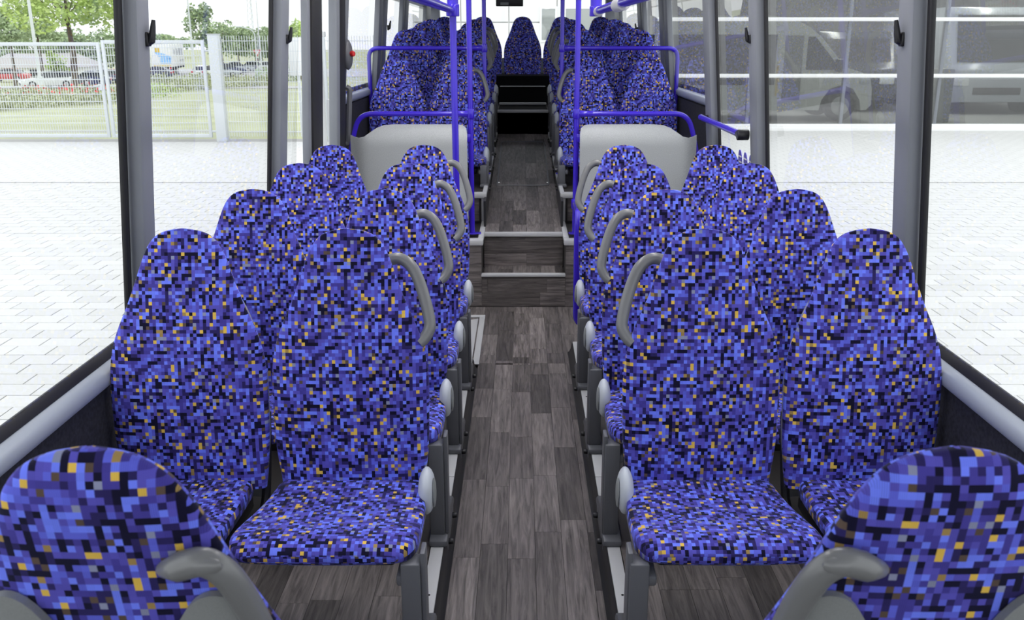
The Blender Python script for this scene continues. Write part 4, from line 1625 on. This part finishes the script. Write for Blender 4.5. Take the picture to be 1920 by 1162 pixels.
# low houses at the left
for k, (px, y, w) in enumerate(((25, 112, 8.5), (100, 116, 7.0))):
    t = thing('low_house', ['low house with a grey hipped roof at the left edge', 'low house with a grey hipped roof behind the young tree'][k], 'house', (at_view(px, y), y, terr(y)))
    b = B(); b.box((-w / 2, 0, 0), (w / 2, 6, 1.3)); b.done('wall', 'whitewall', t, smooth=False)
    bm = bmesh.new(); w2 = w / 2 + 0.4
    vv = [bm.verts.new(p) for p in ((-w2, -0.4, 1.3), (w2, -0.4, 1.3), (w2, 6.4, 1.3), (-w2, 6.4, 1.3), (-w2 + 2.5, 3, 2.9), (w2 - 2.5, 3, 2.9))]
    for q in ((0, 1, 5, 4), (1, 2, 5), (2, 3, 4, 5), (3, 0, 4), (3, 2, 1, 0)):
        bm.faces.new([vv[i] for i in q])
    q = B(); q.bm.free(); q.bm = bm; q.done('roof', 'roofgrey', t, smooth=False)
    for x in (-w / 4, w / 4):
        b = B(); b.box((x - 0.5, -0.03, 0.3), (x + 0.5, 0.02, 1.1)); b.done('window', 'dark_glass', t, smooth=False)

# ------------------------------------------------------------------ glazed hall on the right
YH = 20.75
hall = thing('glazed_hall', 'grey glass hall with white transoms behind the right windows', 'building', (0, YH, ZG))
cols = [2.95, 5.05, 7.16, 9.27, 11.38, 13.49, 15.6]
rows = [ZG + 0.1, 0.84, 2.03, 3.22, 4.4]
for i in range(len(cols) - 1):
    for j in range(len(rows) - 1):
        b = B(); b.box((cols[i] + 0.03, -0.006, rows[j] - ZG + 0.03), (cols[i + 1] - 0.03, 0.006, rows[j + 1] - ZG - 0.03))
        b.done('pane', 'facade_glass', hall, smooth=False)
for z in rows:
    b = B(); b.box((cols[0], -0.07, z - ZG - 0.04), (cols[-1], 0.04, z - ZG + 0.04), 0.008); b.done('transom', 'white', hall)
for x in cols:
    b = B(); b.box((x - 0.035, -0.02, 0.1), (x + 0.035, 0.10, rows[-1] - ZG), 0.006); b.done('mullion', 'pillar', hall)
b = B(); b.box((cols[0] - 0.2, -0.12, -0.05), (cols[-1] + 0.2, 0.12, 0.07), 0.006); b.done('plinth', 'white', hall)
b = B(); b.box((-1.0, 0.1, -0.2), (22, 14, 0.06)); b.done('hall_floor', 'hallfloor', hall, smooth=False)
b = B(); b.box((1, 12, 0.06), (22, 12.2, 5)); b.box((2.6, 0.1, 0.06), (2.8, 12, 5)); b.box((21.8, 0.1, 0.06), (22, 12, 5)); b.done('hall_wall', 'hallwall', hall, smooth=False)
b = B(); b.box((2.6, -0.1, 4.8), (22, 12.2, 5.1)); b.done('hall_roof', 'hallwall', hall, smooth=False)
for x in (5, 9, 13):
    b = B(); b.box((x - 0.2, 0.5, 4.72), (x + 0.2, 8, 4.8)); hl = b.done('hall_fill', 'hall_fill', hall, smooth=False)  # glowing strips added so the hall interior is bright enough
for x in (9.75,):
    b = B(); b.box((x, 1.2, 0.06), (x + 0.4, 1.8, 1.3), 0.02); b.done('cabinet', 'shell', hall)

# white minibus modelled behind the glass in place of a reflection, side on
t = thing('minibus', 'white minibus as reflection stand-in behind the hall glass, nose to the right', 'minibus', (8.35, YH + 1.5, ZG + 0.07))
prof = [(-6.6, 0.32), (-6.6, 2.1), (-6.45, 2.33), (-6.1, 2.42), (-2.5, 2.42), (-2.0, 2.36), (-1.62, 2.18), (-1.3, 1.95), (-0.68, 1.26), (-0.25, 1.13), (-0.06, 1.0), (0.0, 0.75), (0.02, 0.38), (-0.1, 0.26),
        (-0.22, 0.26), (-0.27, 0.5), (-0.45, 0.76), (-0.72, 0.86), (-1.0, 0.76), (-1.18, 0.5), (-1.23, 0.26), (-4.9, 0.26), (-4.96, 0.55), (-5.15, 0.78), (-5.4, 0.84), (-5.66, 0.76), (-5.85, 0.5), (-5.9, 0.3)]
MV = Matrix(((1, 0, 0, 0), (0, 0, 1, 0), (0, 1, 0, 0), (0, 0, 0, 1)))
b = B(); b.prism(prof, 1.95, mtx=MV); b.done('body', 'white', t, smooth=False)
b = B(); b.prism([(-6.2, 0.85), (-6.2, 2.0), (-2.35, 2.0), (-2.35, 0.85)], 0.03, mtx=Matrix.Translation((0, -0.02, 0)) @ MV); sw = b.done('side_window', 'dark_glass', t, smooth=False)
for x in (-5.4, -4.4, -3.4):
    b = B(); b.box((x - 0.03, -0.03, 0.86), (x + 0.03, -0.02, 2.0)); b.done('window_bar', 'black', sw)
b = B(); b.prism([(-2.15, 0.5), (-2.15, 1.98), (-1.72, 1.98), (-1.72, 0.5)], 0.02, mtx=Matrix.Translation((0, -0.015, 0)) @ MV); b.done('door_panel', 'shell', t, smooth=False)
b = B(); b.prism([(-1.62, 1.2), (-1.62, 1.95), (-1.45, 1.95), (-0.82, 1.24), (-0.82, 1.2)], 0.03, mtx=Matrix.Translation((0, -0.02, 0)) @ MV); b.done('cab_window', 'dark_glass', t, smooth=False)
b = B(); b.quad((-1.27, 0.12, 1.94), (-1.27, 1.83, 1.94), (-0.70, 1.83, 1.30), (-0.70, 0.12, 1.30)); wsn = b.done('windscreen', 'dark_glass', t, smooth=False); wsn.location = (0.015, 0, 0.015)
for x in (-0.72, -5.4):
    for yy in (0.12, 1.83):
        q = B(); q.cyl((x, yy - 0.11, 0.36), (x, yy + 0.11, 0.36), 0.36, n=24, bev=0.03); o = q.done('wheel', 'tyre', t)
        s_ = -1 if yy < 1 else 1
        q = B(); q.cyl((x, yy + s_ * 0.1, 0.36), (x, yy + s_ * 0.125, 0.36), 0.22, n=20, bev=0.01); q.done('rim', 'rim', o)
b = B(); b.ell((-0.2, 0.02, 0.93), (0.17, 0.04, 0.1), 2); b.done('headlight', 'headlamp', t)
b = B(); b.box((-0.95, -0.2, 1.15), (-0.75, -0.03, 1.45), 0.03); b.done('mirror', 'black', t)
for k, x in enumerate((-4.0, -3.0, -2.3)):
    b = B(); b.tube([(x, -0.04, 0.6), (x, -0.04, 1.3)], 0.025, 8); b.done('grab_rail', 'yellow', t)
# dark van and pale coach farther inside, likewise built in place of reflections
for nm_, lb, x, y, w, h, paint, gl in (('van', 'dark van as front-on reflection stand-in right of the minibus', 9.1, YH + 4.5, 2.0, 2.1, 'cardark', 'black'),
                                       ('coach', 'pale coach as front-on reflection stand-in at the right edge', 12.4, YH + 3.6, 2.5, 2.7, 'carsilver', 'dark_glass')):
    t = thing(nm_, lb, nm_, (x, y, ZG + 0.07))
    b = B(); b.prism([(0, 0.3), (0, 1.1), (0.12, 1.3), (0.45, h - 0.15), (0.65, h), (5.0, h), (5.0, 0.3)], w, 0.05, 2, mtx=Matrix(((0, 0, 1, -w / 2), (1, 0, 0, 0), (0, 1, 0, 0), (0, 0, 0, 1)))); b.done('body', paint, t)
    b = B(); b.prism([(0.13, 1.32), (0.40, h - 0.2), (0.42, h - 0.2), (0.15, 1.32)], w * 0.86, mtx=Matrix(((0, 0, 1, -w * 0.43), (1, 0, 0, -0.02), (0, 1, 0, 0), (0, 0, 0, 1)))); b.done('windscreen', gl, t, smooth=False)
    for s_ in (-1, 1):
        b = B(); b.box((s_ * w * 0.38 - 0.2, -0.03, 0.72), (s_ * w * 0.38 + 0.2, 0.04, 0.92), 0.03); b.done('headlight', 'headlamp', t)
        for yy in (0.9, 4.0):
            q = B(); q.cyl((s_ * (w / 2 - 0.28), yy, 0.38), (s_ * (w / 2 - 0.02), yy, 0.38), 0.38, n=20, bev=0.03); q.done('wheel', 'tyre', t)
    b = B(); b.box((-w * 0.25, -0.03, 0.5), (w * 0.25, 0.02, 0.68), 0.02); b.done('grille', 'black', t)

# ------------------------------------------------------------------ white clad building behind the rear window
t = thing('white_building', 'white panelled building front seen through the rear window', 'building', (0, 20.8, ZG))
b = B(); b.box((-2.4, 0.06, 0), (2.75, 6, 5)); b.done('wall', 'whitewall', t, smooth=False)
for i in range(4):
    for j in range(4):
        b = B(); b.box((-2.38 + i * 1.05, 0, 0.05 + j * 1.14), (-2.38 + i * 1.05 + 1.03, 0.06, 0.05 + j * 1.14 + 1.115), 0.006); b.done('cladding_panel', 'whitewall', t)
b = B(); b.box((1.85, -0.02, 0.05), (2.72, 0.06, 4.6), 0.006); b.done('cladding_panel', 'whitewall', t)
for lo, hi in (((0.43, 1.95), (0.72, 2.6)), ((0.95, 1.7), (1.75, 2.6))):
    b = B(); b.box((lo[0] - 0.05, -0.03, lo[1] - 0.05), (hi[0] + 0.05, 0.01, hi[1] + 0.05), 0.005); wf = b.done('window', 'white', t)
    b = B(); b.box((lo[0], -0.04, lo[1]), (hi[0], -0.025, hi[1])); b.done('pane', 'facade_glass', wf, smooth=False)
b = B(); b.box((-2.5, -1.2, -0.1), (2.8, 0.0, 0.02)); b.done('step_slab', 'paver', t, smooth=False)
